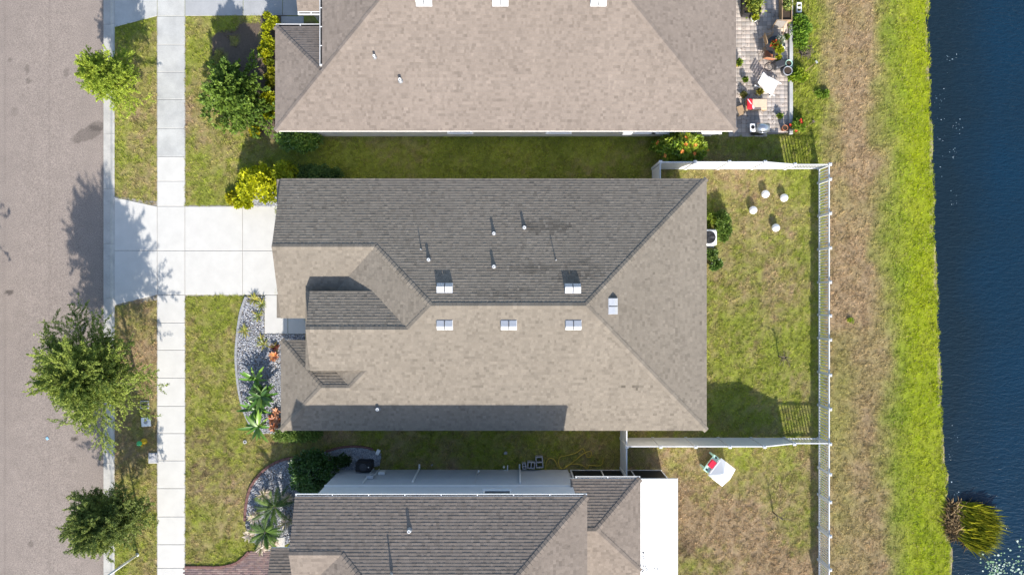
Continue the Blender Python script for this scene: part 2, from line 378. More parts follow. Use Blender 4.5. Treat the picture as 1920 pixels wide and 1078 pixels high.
# pond
mb = MB(); mb.add([(22.0, -170, WATER_Z), (190, -170, WATER_Z), (190, 170, WATER_Z), (22.0, 170, WATER_Z)], [(0, 1, 2, 3)])
tag(mb.build('pond_water', M['water']), 'dark blue rippled pond along the right edge', 'pond', kind='structure')

# road
rx = np.arange(ROAD_X[0], ROAD_X[1] + .01, .1025); ry = np.concatenate([[-160, -60, -30], np.arange(-18, 18.01, .1), [30, 60, 160]])
X, Y = np.meshgrid(rx, ry); rpx = 960 + 34.1 * X; rpy = 539 - 34.1 * Y
n = fbm(X, Y, 4, 3)[..., None]; n2 = fbm(X, Y, .7, 9)[..., None]
rc = np.array([.232, .194, .168]) * (.93 + .14 * n) * (.96 + .08 * n2)
def stain(cx, cy, ax, ay, amt, rot=0.0, jag=.5):
    global rc
    dx = rpx - cx; dy = rpy - cy; a = dx * math.cos(rot) + dy * math.sin(rot); b = -dx * math.sin(rot) + dy * math.cos(rot)
    q = np.sqrt((a / ax) ** 2 + (b / ay) ** 2) + (fbm(X, Y, .9, int(cx)) - .5) * jag
    rc = rc * (1 - amt * sstep(1.08, .92, q)[..., None])
stain(163, 249, 30, 13, .36, -.45, 1.3); stain(181, 234, 17, 10, .36, -.2, .9)
for (cx, cy, a, b, k) in [(12, 548, 8, 5, .6), (47, 128, 5, 9, .28), (49, 150, 5, 6, .35), (120, 135, 5, 9, .30), (133, 825, 6, 4, .55), (140, 824, 4, 3, .5), (53, 1022, 6, 6, .35), (130, 862, 7, 6, .2), (14, 110, 4, 4, .3), (22, 208, 8, 9, .18)]:
    stain(cx, cy, a, b, k)
for (xc, k) in ((88, .10), (3, .16)): rc = rc * (1 - k * np.exp(-((rpx - xc - 3 * (fbm(Y, Y * 0, 2, 4) - .5)) / 1.6) ** 2))[..., None]
rc = rc * (1 - .10 * np.exp(-((rpx - 190) / 6) ** 2))[..., None]
Z = np.full_like(X, -.10) + .03 * np.sin((X - ROAD_X[0]) / (ROAD_X[1] - ROAD_X[0]) * math.pi)
nx = X.shape[1]; ny = X.shape[0]; idx = np.arange(nx * ny).reshape(ny, nx)
F = np.stack([idx[:-1, :-1], idx[:-1, 1:], idx[1:, 1:], idx[1:, :-1]], -1).reshape(-1, 4)
road = np_obj('road', np.stack([X, Y, Z], -1).reshape(-1, 3), F, M['road'], col=rc.reshape(-1, 3), smooth=True); tag(road, 'pale brown worn asphalt street on the left', 'road', kind='structure')

# kerb with gutter: cast sections with open joints
def kerb(name, x0, flip, label):
    prof = [(0, -.105), (.34, -.13), (.42, -.10), (.52, -.02), (.60, .012), (.69, .012), (.69, -.4), (0, -.4)]
    if flip: prof = [(-a, b) for a, b in prof][::-1]
    root = thing(name, (x0, 0, 0), None, None); root['kind'] = 'structure'; root['label'] = label
    L = 3.03; m = MB(); n = len(prof)
    v = [(a, -L / 2 + .006, b) for a, b in prof] + [(a, L / 2 - .006, b) for a, b in prof]
    m.add(v, [tuple(range(n)), tuple(range(2 * n - 1, n - 1, -1))] + [(i, n + i, n + (i + 1) % n, (i + 1) % n) for i in range(n)])
    me = m.mesh('kerb_section', M['kerb'])
    for k in range(-7, 8):
        o = bpy.data.objects.new('kerb_section', me); o.location = (0, k * L + .9, 0); link(o, root)
kerb('kerb', KERB_X[0], False, 'pale concrete kerb with gutter along the street')
kerb('kerb', ROAD_X[0], True, 'kerb on the far side of the street')

def slab(root, poly, mat, ztop, inset=.012, name='slab', bottom=None):
    c = Vector((sum(p[0] for p in poly) / len(poly), sum(p[1] for p in poly) / len(poly)))
    q = []
    for p in poly:
        d = Vector(p) - c; s = Vector((1 if d.x > 0 else -1, 1 if d.y > 0 else -1)); q.append((p[0] - s.x * inset, p[1] - s.y * inset))
    m = MB(); n = len(q)
    a = sum(q[i][0] * q[(i + 1) % n][1] - q[(i + 1) % n][0] * q[i][1] for i in range(n))
    if a < 0: q = q[::-1]
    e = .012
    cq = [(p[0] - (e if p[0] > c.x else -e), p[1] - (e if p[1] > c.y else -e)) for p in q]
    zb = -.1 if bottom is None else bottom
    v = [(p[0], p[1], zb) for p in q] + [(p[0], p[1], ztop - .008) for p in q] + [(p[0], p[1], ztop) for p in cq]
    f = [tuple(range(n - 1, -1, -1)), tuple(range(2 * n, 3 * n))]
    for r in (0, n):
        for i in range(n): f.append((r + i, r + (i + 1) % n, r + n + (i + 1) % n, r + n + i))
    m.add(v, f); return m.build(name, mat, root)
def paving(name, label, parts, base):
    root = thing(name, base, None, None); root['kind'] = 'structure'; root['label'] = label
    return root
# sidewalk
sw = paving('sidewalk', 'long straight concrete sidewalk between the two strips of lawn', None, (*G(321, 539), 0))
yj = [31, 85, 136, 187, 241, 294, 340, 387]
for a, b in zip(yj[:-1], yj[1:]): slab(sw, GP([(295, a), (347, a), (347, b), (295, b)]), M['conc_new'] if a >= 290 else M['conc_old'], .022)
yj = [553, 605, 656, 708, 761, 812, 863, 915, 968, 1020, 1064, 1116, 1160]
for a, b in zip(yj[:-1], yj[1:]): slab(sw, GP([(295, a), (347, a), (347, b), (295, b)]), M['conc_new'], .022)
# driveway of the middle house
dw = paving('driveway', 'clean white concrete driveway of the middle house', None, (*G(400, 470), 0))
for poly in ([(215, 370), (295, 387), (295, 470), (215, 470)], [(215, 470), (295, 470), (295, 553), (215, 572)], [(295, 387), (347, 387), (347, 470), (295, 470)], [(295, 470), (347, 470), (347, 553), (295, 553)],
             [(347, 387), (455, 387), (455, 470), (347, 470)], [(347, 470), (455, 470), (455, 553), (347, 553)], [(455, 387), (540, 387), (540, 470), (455, 470)], [(455, 470), (540, 470), (540, 553), (455, 553)]):
    slab(dw, GP(poly), M['conc_new'], .024)
wk = paving('front_walk', 'short white concrete walk from driveway to front door', None, (*G(530, 590), 0))
for poly in ([(496, 553), (540, 553), (540, 626), (496, 626)], [(540, 553), (600, 553), (600, 626), (540, 626)]): slab(wk, GP(poly), M['conc_new'], .024)
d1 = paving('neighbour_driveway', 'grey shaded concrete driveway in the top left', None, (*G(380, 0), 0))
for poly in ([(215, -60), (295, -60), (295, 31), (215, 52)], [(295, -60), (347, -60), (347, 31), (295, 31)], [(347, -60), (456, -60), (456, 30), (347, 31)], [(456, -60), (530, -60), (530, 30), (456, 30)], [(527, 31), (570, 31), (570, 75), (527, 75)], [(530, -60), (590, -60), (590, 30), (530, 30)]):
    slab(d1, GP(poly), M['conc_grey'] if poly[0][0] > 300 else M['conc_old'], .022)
# dark soil bed that shows in the open joints of the paving
m = MB()
for i, poly in enumerate([GP([(213, 368), (347, 385), (540, 385), (540, 555), (347, 555), (213, 574)]), GP([(294, 300), (348, 300), (348, 386), (294, 386)]), GP([(294, 554), (348, 554), (348, 1160), (294, 1160)]), GP([(294, 33), (348, 33), (348, 299), (294, 299)])]): m.prism(poly, -.05, .004 + i * .001)
tag(m.build('paving_bed', M['joint']), 'dirt in the joints of the paving', 'ground', kind='structure')

def pave_np(name, poly, sx_, sy_, cols, ztop, parent, gap=.014, brick=True, rot=0.0, seed=3, zvar=.001):
    """small pavers, each its own block with open joints, in one mesh"""
    rng = np.random.default_rng(seed); xs_ = [p[0] for p in poly]; ys_ = [p[1] for p in poly]
    V = []; F = []; C = []; row = 0; y = min(ys_)
    while y < max(ys_):
        x = min(xs_) - (sx_ / 2 if (row % 2 and brick) else 0)
        while x < max(xs_):
            cx, cy = x + sx_ / 2, y + sy_ / 2
            if inpoly(np.array([cx]), np.array([cy]), poly)[0]:
                z = ztop + rng.uniform(-zvar, zvar); hx, hy = sx_ / 2 - gap / 2, sy_ / 2 - gap / 2; b = len(V)
                for (zz, k) in ((-.03, 0), (z - .002, 0), (z, .003)):
                    V += [(cx - hx + k, cy - hy + k, zz), (cx + hx - k, cy - hy + k, zz), (cx + hx - k, cy + hy - k, zz), (cx - hx + k, cy + hy - k, zz)]
                F += [(b + 8, b + 9, b + 10, b + 11)]
                for r in (0, 4):
                    for i in range(4): F.append((b + r + i, b + r + (i + 1) % 4, b + r + 4 + (i + 1) % 4, b + r + 4 + i))
                c = np.array(cols[rng.integers(len(cols))]) * rng.uniform(.78, 1.18); C += [c] * 12
            x += sx_
        y += sy_; row += 1
    o = np_obj(name, np.array(V), np.array(F), M['paver'], parent, col=np.array(C)); o['kind'] = 'stuff'; return o
pt = paving('patio', 'pinkish paver patio crowded with furniture behind the top house', None, (*G(1430, 120), 0))
pave_np('paver', PATIO, .235, .235, [(.40, .35, .31), (.45, .39, .345), (.34, .31, .285), (.42, .375, .34)], .03, pt, brick=False)
m = MB(); m.prism(PATIO, -.05, .026); m.build('paver_sand', M['sand'], pt)
m = MB(); m.bbox((*G(1481, 90), .09), (.20, 9.6, .18), .02); m.build('border_kerb', M['conc_old'], pt)
p3 = paving('brick_driveway', 'purple brown brick paver driveway at the bottom edge', None, (*G(430, 1070), 0))
pave_np('paver', PAV3, .21, .105, [(.20, .135, .125), (.16, .115, .115), (.22, .16, .145)], .03, p3)
m = MB(); m.prism(PAV3, -.05, .021); m.build('paver_sand', M['sand'], p3)

# ------------------------------------------------------------------ grass blades over every lawn
def grass():
    n = 2300000; rng = np.random.default_rng(5)
    x = rng.uniform(-22.0, 25.6, n); y = rng.uniform(-16.4, 16.4, n)
    keep = np.ones(n, bool)
    for e in EXCL + [MULCH1]: keep &= ~inpoly(x, y, e)
    keep &= (x > KERB_X[1] + .03) & (x < shore_x(y) - .05)
    bare = inpoly(x, y, MULCH1B); keep &= ~(bare & (fbm(x, y, .9, 31) > .44))
    keep &= (rng.random(n) < .35 + .9 * fbm(x, y, .45, 77))
    x = x[keep]; y = y[keep]; n = len(x); z = gheight(x, y)
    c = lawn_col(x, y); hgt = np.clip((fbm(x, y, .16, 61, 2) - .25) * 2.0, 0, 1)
    px = 960 + 34 * x; py = 539 - 34 * y
    L = (.025 + .12 * hgt ** 1.3) * rng.uniform(.6, 1.3, n) * np.where(px > 1660, .9, 1.0)
    weeds = np.exp(-(((px - 1505) / 24) ** 2)) * (py < 300) * (px > 1480); L = L * (1 + 1.6 * weeds)
    az = rng.uniform(0, 2 * np.pi, n) * .55 + 2 * np.pi * fbm(x, y, .17, 15, 2) * 2.2; th = rng.uniform(.35, 1.25, n)
    wv = rng.uniform(.008, .016, n)
    d = np.stack([np.cos(az) * np.sin(th), np.sin(az) * np.sin(th), np.cos(th)], -1); s = np.stack([-np.sin(az), np.cos(az), 0 * az], -1)
    p = np.stack([x, y, z - .004], -1)
    V = np.stack([p - s * wv[:, None], p + s * wv[:, None], p + d * L[:, None]], 1).reshape(-1, 3)
    k = rng.uniform(.72, 1.30, n)[:, None]; c = c * k
    straw = rng.random(n) < .10; c = np.where(straw[:, None], np.array([.36, .30, .15]) * k, c)
    Cc = np.repeat(c, 3, axis=0)
    o = np_obj('grass', V, np.arange(3 * n).reshape(-1, 3), M['grass'], col=Cc)
    tag(o, 'patchy green and straw coloured grass of all the lawns', 'grass', kind='stuff')
grass()

# ------------------------------------------------------------------ roofs
PITCH = 1 / 3.0
def clip(sub, poly):
    out = sub; n = len(poly)
    for i in range(n):
        ax, ay = poly[i]; bx, by = poly[(i + 1) % n]; ex, ey = bx - ax, by - ay
        inp = out; out = []
        for k in range(len(inp)):
            p = inp[k]; q = inp[k - 1]
            dp = ex * (p[1] - ay) - ey * (p[0] - ax); dq = ex * (q[1] - ay) - ey * (q[0] - ax)
            if dp >= 0:
                if dq < 0: t = dq / (dq - dp); out.append((q[0] + (p[0] - q[0]) * t, q[1] + (p[1] - q[1]) * t))
                out.append(p)
            elif dq >= 0:
                t = dq / (dq - dp); out.append((q[0] + (p[0] - q[0]) * t, q[1] + (p[1] - q[1]) * t))
        if len(out) < 3: return []
    return out
def ccw(p):
    a = sum(p[i][0] * p[(i + 1) % len(p)][1] - p[(i + 1) % len(p)][0] * p[i][1] for i in range(len(p)))
    return p if a > 0 else p[::-1]
class Roof:
    """collects roof planes (plan polygons + height function); lays shingle courses on them"""
    def __init__(s, root, mat, deck, seed): s.root = root; s.mat = mat; s.deck = deck; s.rng = random.Random(seed); s.V = []; s.F = []; s.T = []; s.cap = MB(); s.dk = MB(); s.Fsz = []
    def plane(s, pieces, down, z0, d0, slope=PITCH, stains=(), thick=.13):
        """down: plan unit vector pointing down-slope; height = z0 + slope*(d0 - p.down)"""
        dx, dy = down; ux, uy = -dy, dx
        zf = lambda x, y: z0 + slope * (d0 - (x * dx + y * dy))
        exp = .142 * math.cos(math.atan(slope)); pieces = [ccw(p) for p in pieces]
        allp = [q for p in pieces for q in p]
        us = [q[0] * ux + q[1] * uy for q in allp]; vs = [d0 - (q[0] * dx + q[1] * dy) for q in allp]
        lp = []
        for p in pieces: lp.append(ccw([(q[0] * ux + q[1] * uy, d0 - (q[0] * dx + q[1] * dy)) for q in p]))
        v = min(vs)
        while v < max(vs):
            u = min(us) - s.rng.uniform(0, .3)
            while u < max(us):
                wdt = s.rng.choice((.10, .13, .17, .22)) * s.rng.uniform(.85, 1.15)
                tone = s.rng.gauss(1.0, .055) * (.86 if s.rng.random() < .16 else 1.0); lift = s.rng.choice((0.0, 0.0, .006))
                rect = [(u, v), (u + wdt, v), (u + wdt, v + exp), (u, v + exp)]
                cxw = (u + wdt / 2) * ux + (d0 - v) * dx; cyw = (u + wdt / 2) * uy + (d0 - v) * dy
                for (sx, sy, rx, ry, am) in stains:
                    q = ((cxw - sx) / rx) ** 2 + ((cyw - sy) / ry) ** 2
                    if q < 1 and s.rng.random() < (1 - q) ** .5 * .9: tone *= (1 - am * s.rng.uniform(.5, 1))
                for p in lp:
                    c = clip(rect, p)
                    if len(c) < 3: continue
                    b = len(s.V); k = len(c)
                    for (cu, cv) in c:
                        t = (cv - v) / exp; x = cu * ux + (d0 - cv) * dx; y = cu * uy + (d0 - cv) * dy
                        s.V.append((x, y, zf(x, y) + .003 + (.0105 + lift) * (1 - t)))
                    for (cu, cv) in c:
                        x = cu * ux + (d0 - cv) * dx; y = cu * uy + (d0 - cv) * dy; s.V.append((x, y, zf(x, y) - .004))
                    top = tuple(range(b, b + k))
                    s.F.append(top); s.T.append(tone)
                    for i in range(k):
                        j = (i + 1) % k
                        if c[i][1] > v + exp - 1e-4 and c[j][1] > v + exp - 1e-4: continue
                        s.F.append((b + i, b + k + i, b + k + j, b + j)); s.T.append(tone * .9)
                u += wdt
            v += exp
        for p in pieces:
            n = len(p); vv = [(q[0], q[1], zf(*q)) for q in p] + [(q[0], q[1], zf(*q) - thick) for q in p]
            s.dk.add(vv, [tuple(range(n)), tuple(range(2 * n - 1, n - 1, -1))] + [(n + i, n + (i + 1) % n, (i + 1) % n, i) for i in range(n)])
    def ridge(s, a, b, drop, half=.15):
        """overlapping cap shingles folded over a ridge or hip, running from the low end a to b"""
        a = Vector(a); b = Vector(b); L = (b - a).length; d = (b - a) / L; n = max(1, int(L / .20)); st = L / n
        h = Vector((d.x, d.y, 0)).normalized(); pr = Vector((-h.y, h.x, 0))
        for i in range(n):
            p = a + d * (i * st); q = a + d * ((i + 1) * st + .01); jw = half * s.rng.uniform(.93, 1.05)
            l0, l1 = .034, .020
            vs = []
            for (c, l) in ((p, l0), (q, l1)):
                for k in (-1, 0, 1): vs.append(c + pr * (k * jw) + Vector((0, 0, l - abs(k) * drop * jw)))
            vs += [v - Vector((0, 0, .03)) for v in vs[:3]]
            s.cap.add(vs, [(0, 1, 4, 3), (1, 2, 5, 4), (6, 7, 1, 0), (7, 8, 2, 1)])
            s.ct = getattr(s, 'ct', []); s.ct += [s.rng.gauss(.97, .07)] * 4
    def finish(s):
        r = s.dk.build('roof', s.deck, s.root)
        def poly(name, V, F, T):
            me = bpy.data.meshes.new(name); o = ORG[s.root]
            me.from_pydata([(v[0] - o[0], v[1] - o[1], v[2] - o[2]) for v in V], [], F); me.materials.append(s.mat)
            a = me.attributes.new('tone', 'FLOAT', 'FACE'); a.data.foreach_set('value', np.array(T, dtype=np.float32))
            ob = bpy.data.objects.new(name, me); link(ob, r); ob['kind'] = 'stuff'; ORG[ob] = o
        poly('shingles', s.V, s.F, s.T)
        if s.cap.v: poly('ridge_caps', s.cap.v, s.cap.f, s.ct)
        return r
HIPD = PITCH / math.sqrt(2)

# parts fixed to roofs
VENTS = {}
def box_vent(root, x, y, z, down, slope=PITCH):
    """low two-hood roof vent standing on the slope; each hood folds to a shaded and a lit face"""
    v = bpy.data.objects.new('roof_vent', None); v.empty_display_size = .1; link(v, root); o = ORG[root]
    v.location = (x - o[0], y - o[1], z - o[2]); ang = math.atan2(down[1], down[0]) + math.pi / 2   # local -y = down-slope
    v.rotation_euler = (math.atan(slope), 0, ang) if False else (0, 0, ang)
    v.rotation_euler = (Matrix.Rotation(ang, 3, 'Z') @ Matrix.Rotation(math.atan(slope), 3, 'X')).to_euler()
    if 'h' not in VENTS:
        m = MB(); hw, hd, h = .175, .235, .215                 # folded hood: lower half flat and lit, upper half kinked
        m.add([(-hw, -hd, .02), (hw, -hd, .02), (-hw, -hd, .06), (hw, -hd, .06), (-hw, 0, h), (hw, 0, h), (-hw, hd, .05), (hw, hd, .05), (-hw, hd, .02), (hw, hd, .02)],
              [(0, 1, 3, 2), (2, 3, 5, 4), (4, 5, 7, 6), (6, 7, 9, 8), (0, 2, 4, 6, 8), (1, 9, 7, 5, 3), (0, 8, 9, 1)])
        VENTS['h'] = m.mesh('hood', M['vent'])
        m = MB(); m.box(-.385, -.25, 0, .385, .25, .02); VENTS['f'] = m.mesh('flange', M['vent'])
        m = MB(); m.box(-.022, -.20, .02, .022, .20, .10); VENTS['g'] = m.mesh('hood_gap', M['dark'])  # near-black block stands for the shaded gap between the two hoods
    for key, dx in (('f', 0), ('h', -.197), ('h', .197), ('g', 0)):
        c = bpy.data.objects.new({'f': 'flange', 'h': 'hood', 'g': 'hood_gap'}[key], VENTS[key]); c.location = (dx, 0, 0); link(c, v)
def pipe_vent(root, x, y, z, h=.38, r=.05):
    v = bpy.data.objects.new('pipe_vent', None); v.empty_display_size = .1; link(v, root); o = ORG[root]; v.location = (x - o[0], y - o[1], z - o[2])
    m = MB(); m.lathe([(r * 2.0, -.03), (r * 1.8, .03), (r * 1.3, .08), (r * 1.15, .11)], n=14); m.build('boot', M['lead'], v, True, local=True)
    m = MB(); m.lathe([(r, 0), (r, h - .02), (r * 1.15, h - .02), (r * 1.15, h), (r * .8, h), (r * .8, h - .06)], n=14); m.build('pipe', M['pvc'], v, True, local=True)
def gutter(root, a, b, w=.13, side=1, hang=.9, name='gutter'):
    """open trough along a horizontal eave a->b, opening up, on the left (side=1) of the direction"""
    a = Vector(a); b = Vector(b); d = (b - a); L = d.length; d /= L; n = Vector((-d.y, d.x, 0)) * side
    m = MB(); t = .008
    prof = [(0, 0), (0, -.11), (w, -.11), (w, 0), (w - .022, 0), (w - .022, -t), (w - t, -t), (w - t, -.11 + t), (t, -.11 + t), (t, 0)]
    k = len(prof); v = [a + n * p[0] + Vector((0, 0, p[1])) for p in prof] + [b + n * p[0] + Vector((0, 0, p[1])) for p in prof]
    f = [(i, (i + 1) % k, k + (i + 1) % k, k + i) for i in range(k)]; m.add(v, f)
    for e in (a, b): m.add([e + n * p[0] + Vector((0, 0, p[1])) for p in ((0, 0), (0, -.11), (w, -.11), (w, 0))], [(0, 1, 2, 3)])
    gt = m.build(name, M['alum'], root)
    mb = MB(); mb.add([a + n * t + Vector((0, 0, -.10)), a + n * (w - t) + Vector((0, 0, -.10)), b + n * (w - t) + Vector((0, 0, -.10)), b + n * t + Vector((0, 0, -.10))], [(0, 1, 2, 3)]); mb.build('gutter_dark_floor', M['dark'], gt)  # near-black sheet darkens the inside of the trough
    k = max(2, int(L / hang) + 1)
    for i in range(k):
        c = a + d * (.05 + (L - .1) * i / (k - 1)); h = MB()
        h.add([c - d * .02 - n * .06 + Vector((0, 0, .012)), c + d * .02 - n * .06 + Vector((0, 0, .012)), c + d * .02 + n * w + Vector((0, 0, .006)), c - d * .02 + n * w + Vector((0, 0, .006))], [(0, 1, 2, 3)])
        h.build('hanger', M['alum'], gt)
def window(root, c, wx, wz, normal, depth=.05):
    """window on a wall at c, facing normal (plan unit); frame bars, sill and pane"""
    n = Vector((normal[0], normal[1], 0)); u = Vector((-n.y, n.x, 0)); rz = math.atan2(u.y, u.x); c = Vector(c)
    w_ = MB()
    for (du, dz, su, sz) in ((-wx / 2, 0, .07, wz), (wx / 2, 0, .07, wz), (0, wz / 2, wx + .07, .07), (0, -wz / 2, wx + .07, .07), (0, 0, wx, .04)):
        w_.cbox(c + u * du + Vector((0, 0, dz)) + n * (.02 + .001 * abs(du)), (su, depth, sz), rz)
    wo_ = w_.build('window', M['white'], root)
    p = MB(); p.cbox(c + n * .008, (wx - .04, .012, wz - .04), rz); p.build('pane', M['glass'], wo_)
    s_ = MB(); s_.cbox(c + Vector((0, 0, -wz / 2 - .06)) + n * .05, (wx + .2, .12, .05), rz); s_.build('sill', M['white'], wo_)

# ------------------------------------------------------------------ middle house
def middle_house():
    h = thing('house', (-1.0, -.86, 0), 'middle single storey house with taupe hip roof and white driveway', 'house')
    rf = Roof(h, M['sh_main'], M['deck'], 4)
    NE, SE, EX = 5.506, -7.233, 9.85; ry = (NE + SE) / 2; hw = (NE - SE) / 2; zr = 2.8 + hw / 3; rxe = EX - hw; rxw = -3.823
    gy = 1.974; zg = 2.8 + (NE - gy) / 3; jx = rxw - (gy - ry)
    st = [P(1025, 420, 4.1), P(1000, 500, 4.4), P(1090, 505, 4.4), P(950, 546, 4.7), P(1070, 520, 4.4)]
    stains = [(st[0].x, st[0].y, 1.3, .45, .42), (st[1].x, st[1].y, 1.2, .32, .34), (st[2].x, st[2].y, 1.3, .5, .22), (st[3].x, st[3].y, 1.6, .3, .24), (st[4].x, st[4].y, 1.0, .4, .25)]
    rf.plane([[(-11.7, gy), (jx, gy), (jx, NE), (-11.7, NE)], [(jx, gy), (rxw, ry), (rxe, ry), (EX, NE), (jx, NE)]], (0, 1), 2.8, NE, stains=stains)
    rf.plane([[(EX, NE), (rxe, ry), (EX, SE)]], (1, 0), 2.8, EX)
    ey = -2.01; ex = rxw - (ry - ey); es = -4.07; fx = -9.86
    s2 = P(1200, 727, 3.3)
    rf.plane([[(ex, ey), (rxw, ry), (rxe, ry), (EX, SE), (ex, SE)], [(fx, ey), (ex, ey), (ex, es), (fx, es)], [(-7.12, es), (ex, es), (ex, SE), (-7.12, SE)], [(-8.0, -4.948), (-7.12, es), (-7.12, SE), (-8.0, SE)],
              [(-9.405, -4.948), (-8.0, -4.948), (-8.0, SE), (-11.69, SE)]], (0, -1), 2.8, -SE, stains=[(s2.x, s2.y, 1.1, .09, .5)])
    # west facing slope between garage and entry
    rf.plane([[(jx, gy), (rxw - (-.5 - ry), -.5), (jx - (gy + .5), -.5)], [(rxw - (-.5 - ry), -.5), (rxw, ry), (ex, ey), (ex - (-.5 - ey), -.5)]], (-1, 0), zr, -rxw)
    rf.plane([[(-11.7, gy), (jx, gy), (jx - (gy + .5), -.5), (-11.7, -.5)], [(-11.7, -.5), (-9.5, -.5), (-9.5, -1.558), (-11.7, -1.558)]], (0, -1), zg, -gy)
    ze = 2.8 + (ey - SE) / 3
    rf.plane([[(fx, -.18), (fx, ey), (ex, ey), (ex - (-.18 - ey), -.18)]], (0, 1), ze, ey)
    rf.plane([[(-11.69, -2.664), (-9.5, -4.853), (-9.5, -2.664)], [(-9.5, -4.853), (-9.405, -4.948), (-8, -4.948), (-9.2, -3.75), (-9.5, -3.75)]], (0, 1), 2.8, -2.664)
    rf.plane([[(-8, -4.948), (-7.12, es), (-7.12, -3.75), (-9.2, -3.75)]], (-1, 0), 2.8 + (es - SE) / 3, 7.12)
    rf.plane([[(-11.69, SE), (-9.405, -4.948), (-11.69, -2.664)]], (-1, 0), 2.8, 11.69)
    rf.plane([[(-10.2, -.19), (-10.2, -4.06), (-9.5, -4.06), (-9.5, -.19)]], (-1, 0), 3.52, 10.2, slope=.34, thick=.08)
    for (a, b) in ((NE - .01, 4.25), (-.35, -1.548)): rf.plane([[(-11.97, a), (-11.3, a), (-11.3, b), (-11.97, b)]], (-1, 0), 2.62, 11.97, slope=.16, thick=.08)
    Z = lambda x, y, z: (x, y, z)
    rf.ridge((rxe, ry, zr), (rxw, ry, zr), PITCH); rf.ridge((-11.7, gy, zg), (jx, gy, zg), PITCH); rf.ridge((fx, ey, ze), (ex, ey, ze), PITCH)
    rf.ridge((EX, NE, 2.8), (rxe, ry, zr), HIPD); rf.ridge((EX, SE, 2.8), (rxe, ry, zr), HIPD); rf.ridge((jx, gy, zg), (rxw, ry, zr), HIPD); rf.ridge((ex, ey, ze), (rxw, ry, zr), HIPD)
    zw = 2.8 + (-4.948 - SE) / 3
    rf.ridge((-11.69, SE, 2.8), (-9.405, -4.948, zw), HIPD); rf.ridge((-11.69, -2.664, 2.8), (-9.405, -4.948, zw), HIPD); rf.ridge((-9.405, -4.948, zw), (-8, -4.948, zw), PITCH); rf.ridge((-8, -4.948, zw), (-7.12, es, 2.8 + (es - SE) / 3), HIPD)
    rf.finish()
    m = MB(); m.box(-9.5, -6.83, 0, 9.45, 5.1, 2.72); m.box(-11.3, -1.16, 0, -9.503, 5.1, 2.72); m.box(-11.29, -6.83, 0, -9.503, -3.06, 2.72)
    m.box(-9.506, -3.75, 0, -4.9, -.5, 3.75)
    m.add([(-11.3, 5.1, 2.72), (-11.3, -1.16, 2.72), (-11.3, gy, zg - .12), (-11.1, 5.1, 2.72), (-11.1, -1.16, 2.72), (-11.1, gy, zg - .12)], [(0, 2, 1), (3, 4, 5), (0, 3, 5, 2), (1, 2, 5, 4)])
    m.add([(-9.506, -.5, 3.75), (-9.506, -3.75, 3.75), (-9.506, ey, ze - .13), (-5.2, -.5, 3.75), (-5.2, -3.75, 3.75), (-5.2, ey, ze - .13)], [(0, 2, 1), (3, 4, 5), (0, 3, 5, 2), (1, 2, 5, 4)])
    m.build('wall', M['stucco'], h)
    gd = MB()
    for k in range(4): gd.bbox((-11.33, 2.0, .29 + k * .54), (.06, 4.85, .52), .015)
    gd.build('garage_door', M['white'], h)
    dr = MB(); dr.bbox((-9.53, -2.2, 1.05), (.06, .95, 2.1), .015); d_ = dr.build('front_door', M['wood'], h)
    k = MB(); k.lathe([(.03, 0), (.035, .02), (.0, .04)], (-9.60, -1.85, 1.0), 10); k.build('handle', M['silver'], d_)
    window(h, (-11.29, -4.95, 1.4), 1.5, 1.3, (-1, 0)); window(h, (9.45, -3.5, 1.4), 1.6, 1.3, (1, 0)); window(h, (9.45, .2, 1.1), 2.2, 2.0, (1, 0)); window(h, (2, 5.1, 1.5), 1.2, 1.2, (0, 1)); window(h, (-4, -6.83, 1.5), 1.2, 1.2, (0, -1))
    zN = lambda y: 2.8 + (NE - y) / 3; zS = lambda y: 2.8 + (y - SE) / 3; zE = lambda x: 2.8 + (EX - x) / 3
    def on(px, py, zf, axis):
        z = 4.0
        for i in range(8): q = P(px, py, z); z = zf(q.y if axis == 'y' else q.x)
        return q.x, q.y, z
    for px, py in ((834, 540), (1074, 541)): box_vent(h, *on(px, py, zN, 'y'), (0, 1))
    for px, py in ((834, 609), (954, 609), (1075, 609)): box_vent(h, *on(px, py, zS, 'y'), (0, -1))
    box_vent(h, *on(1149, 574, zE, 'x'), (1, 0))
    for px, py, hh, r in ((926, 438, .20, .062), (983, 427, .20, .066), (804, 487, .20, .062), (926, 500, .20, .066), (1042, 488, .34, .022), (790, 468, .30, .022)): pipe_vent(h, *on(px, py, zN, 'y'), hh, r)
    pipe_vent(h, *on(709, 766, zS, 'y'), .22, .07)
middle_house()

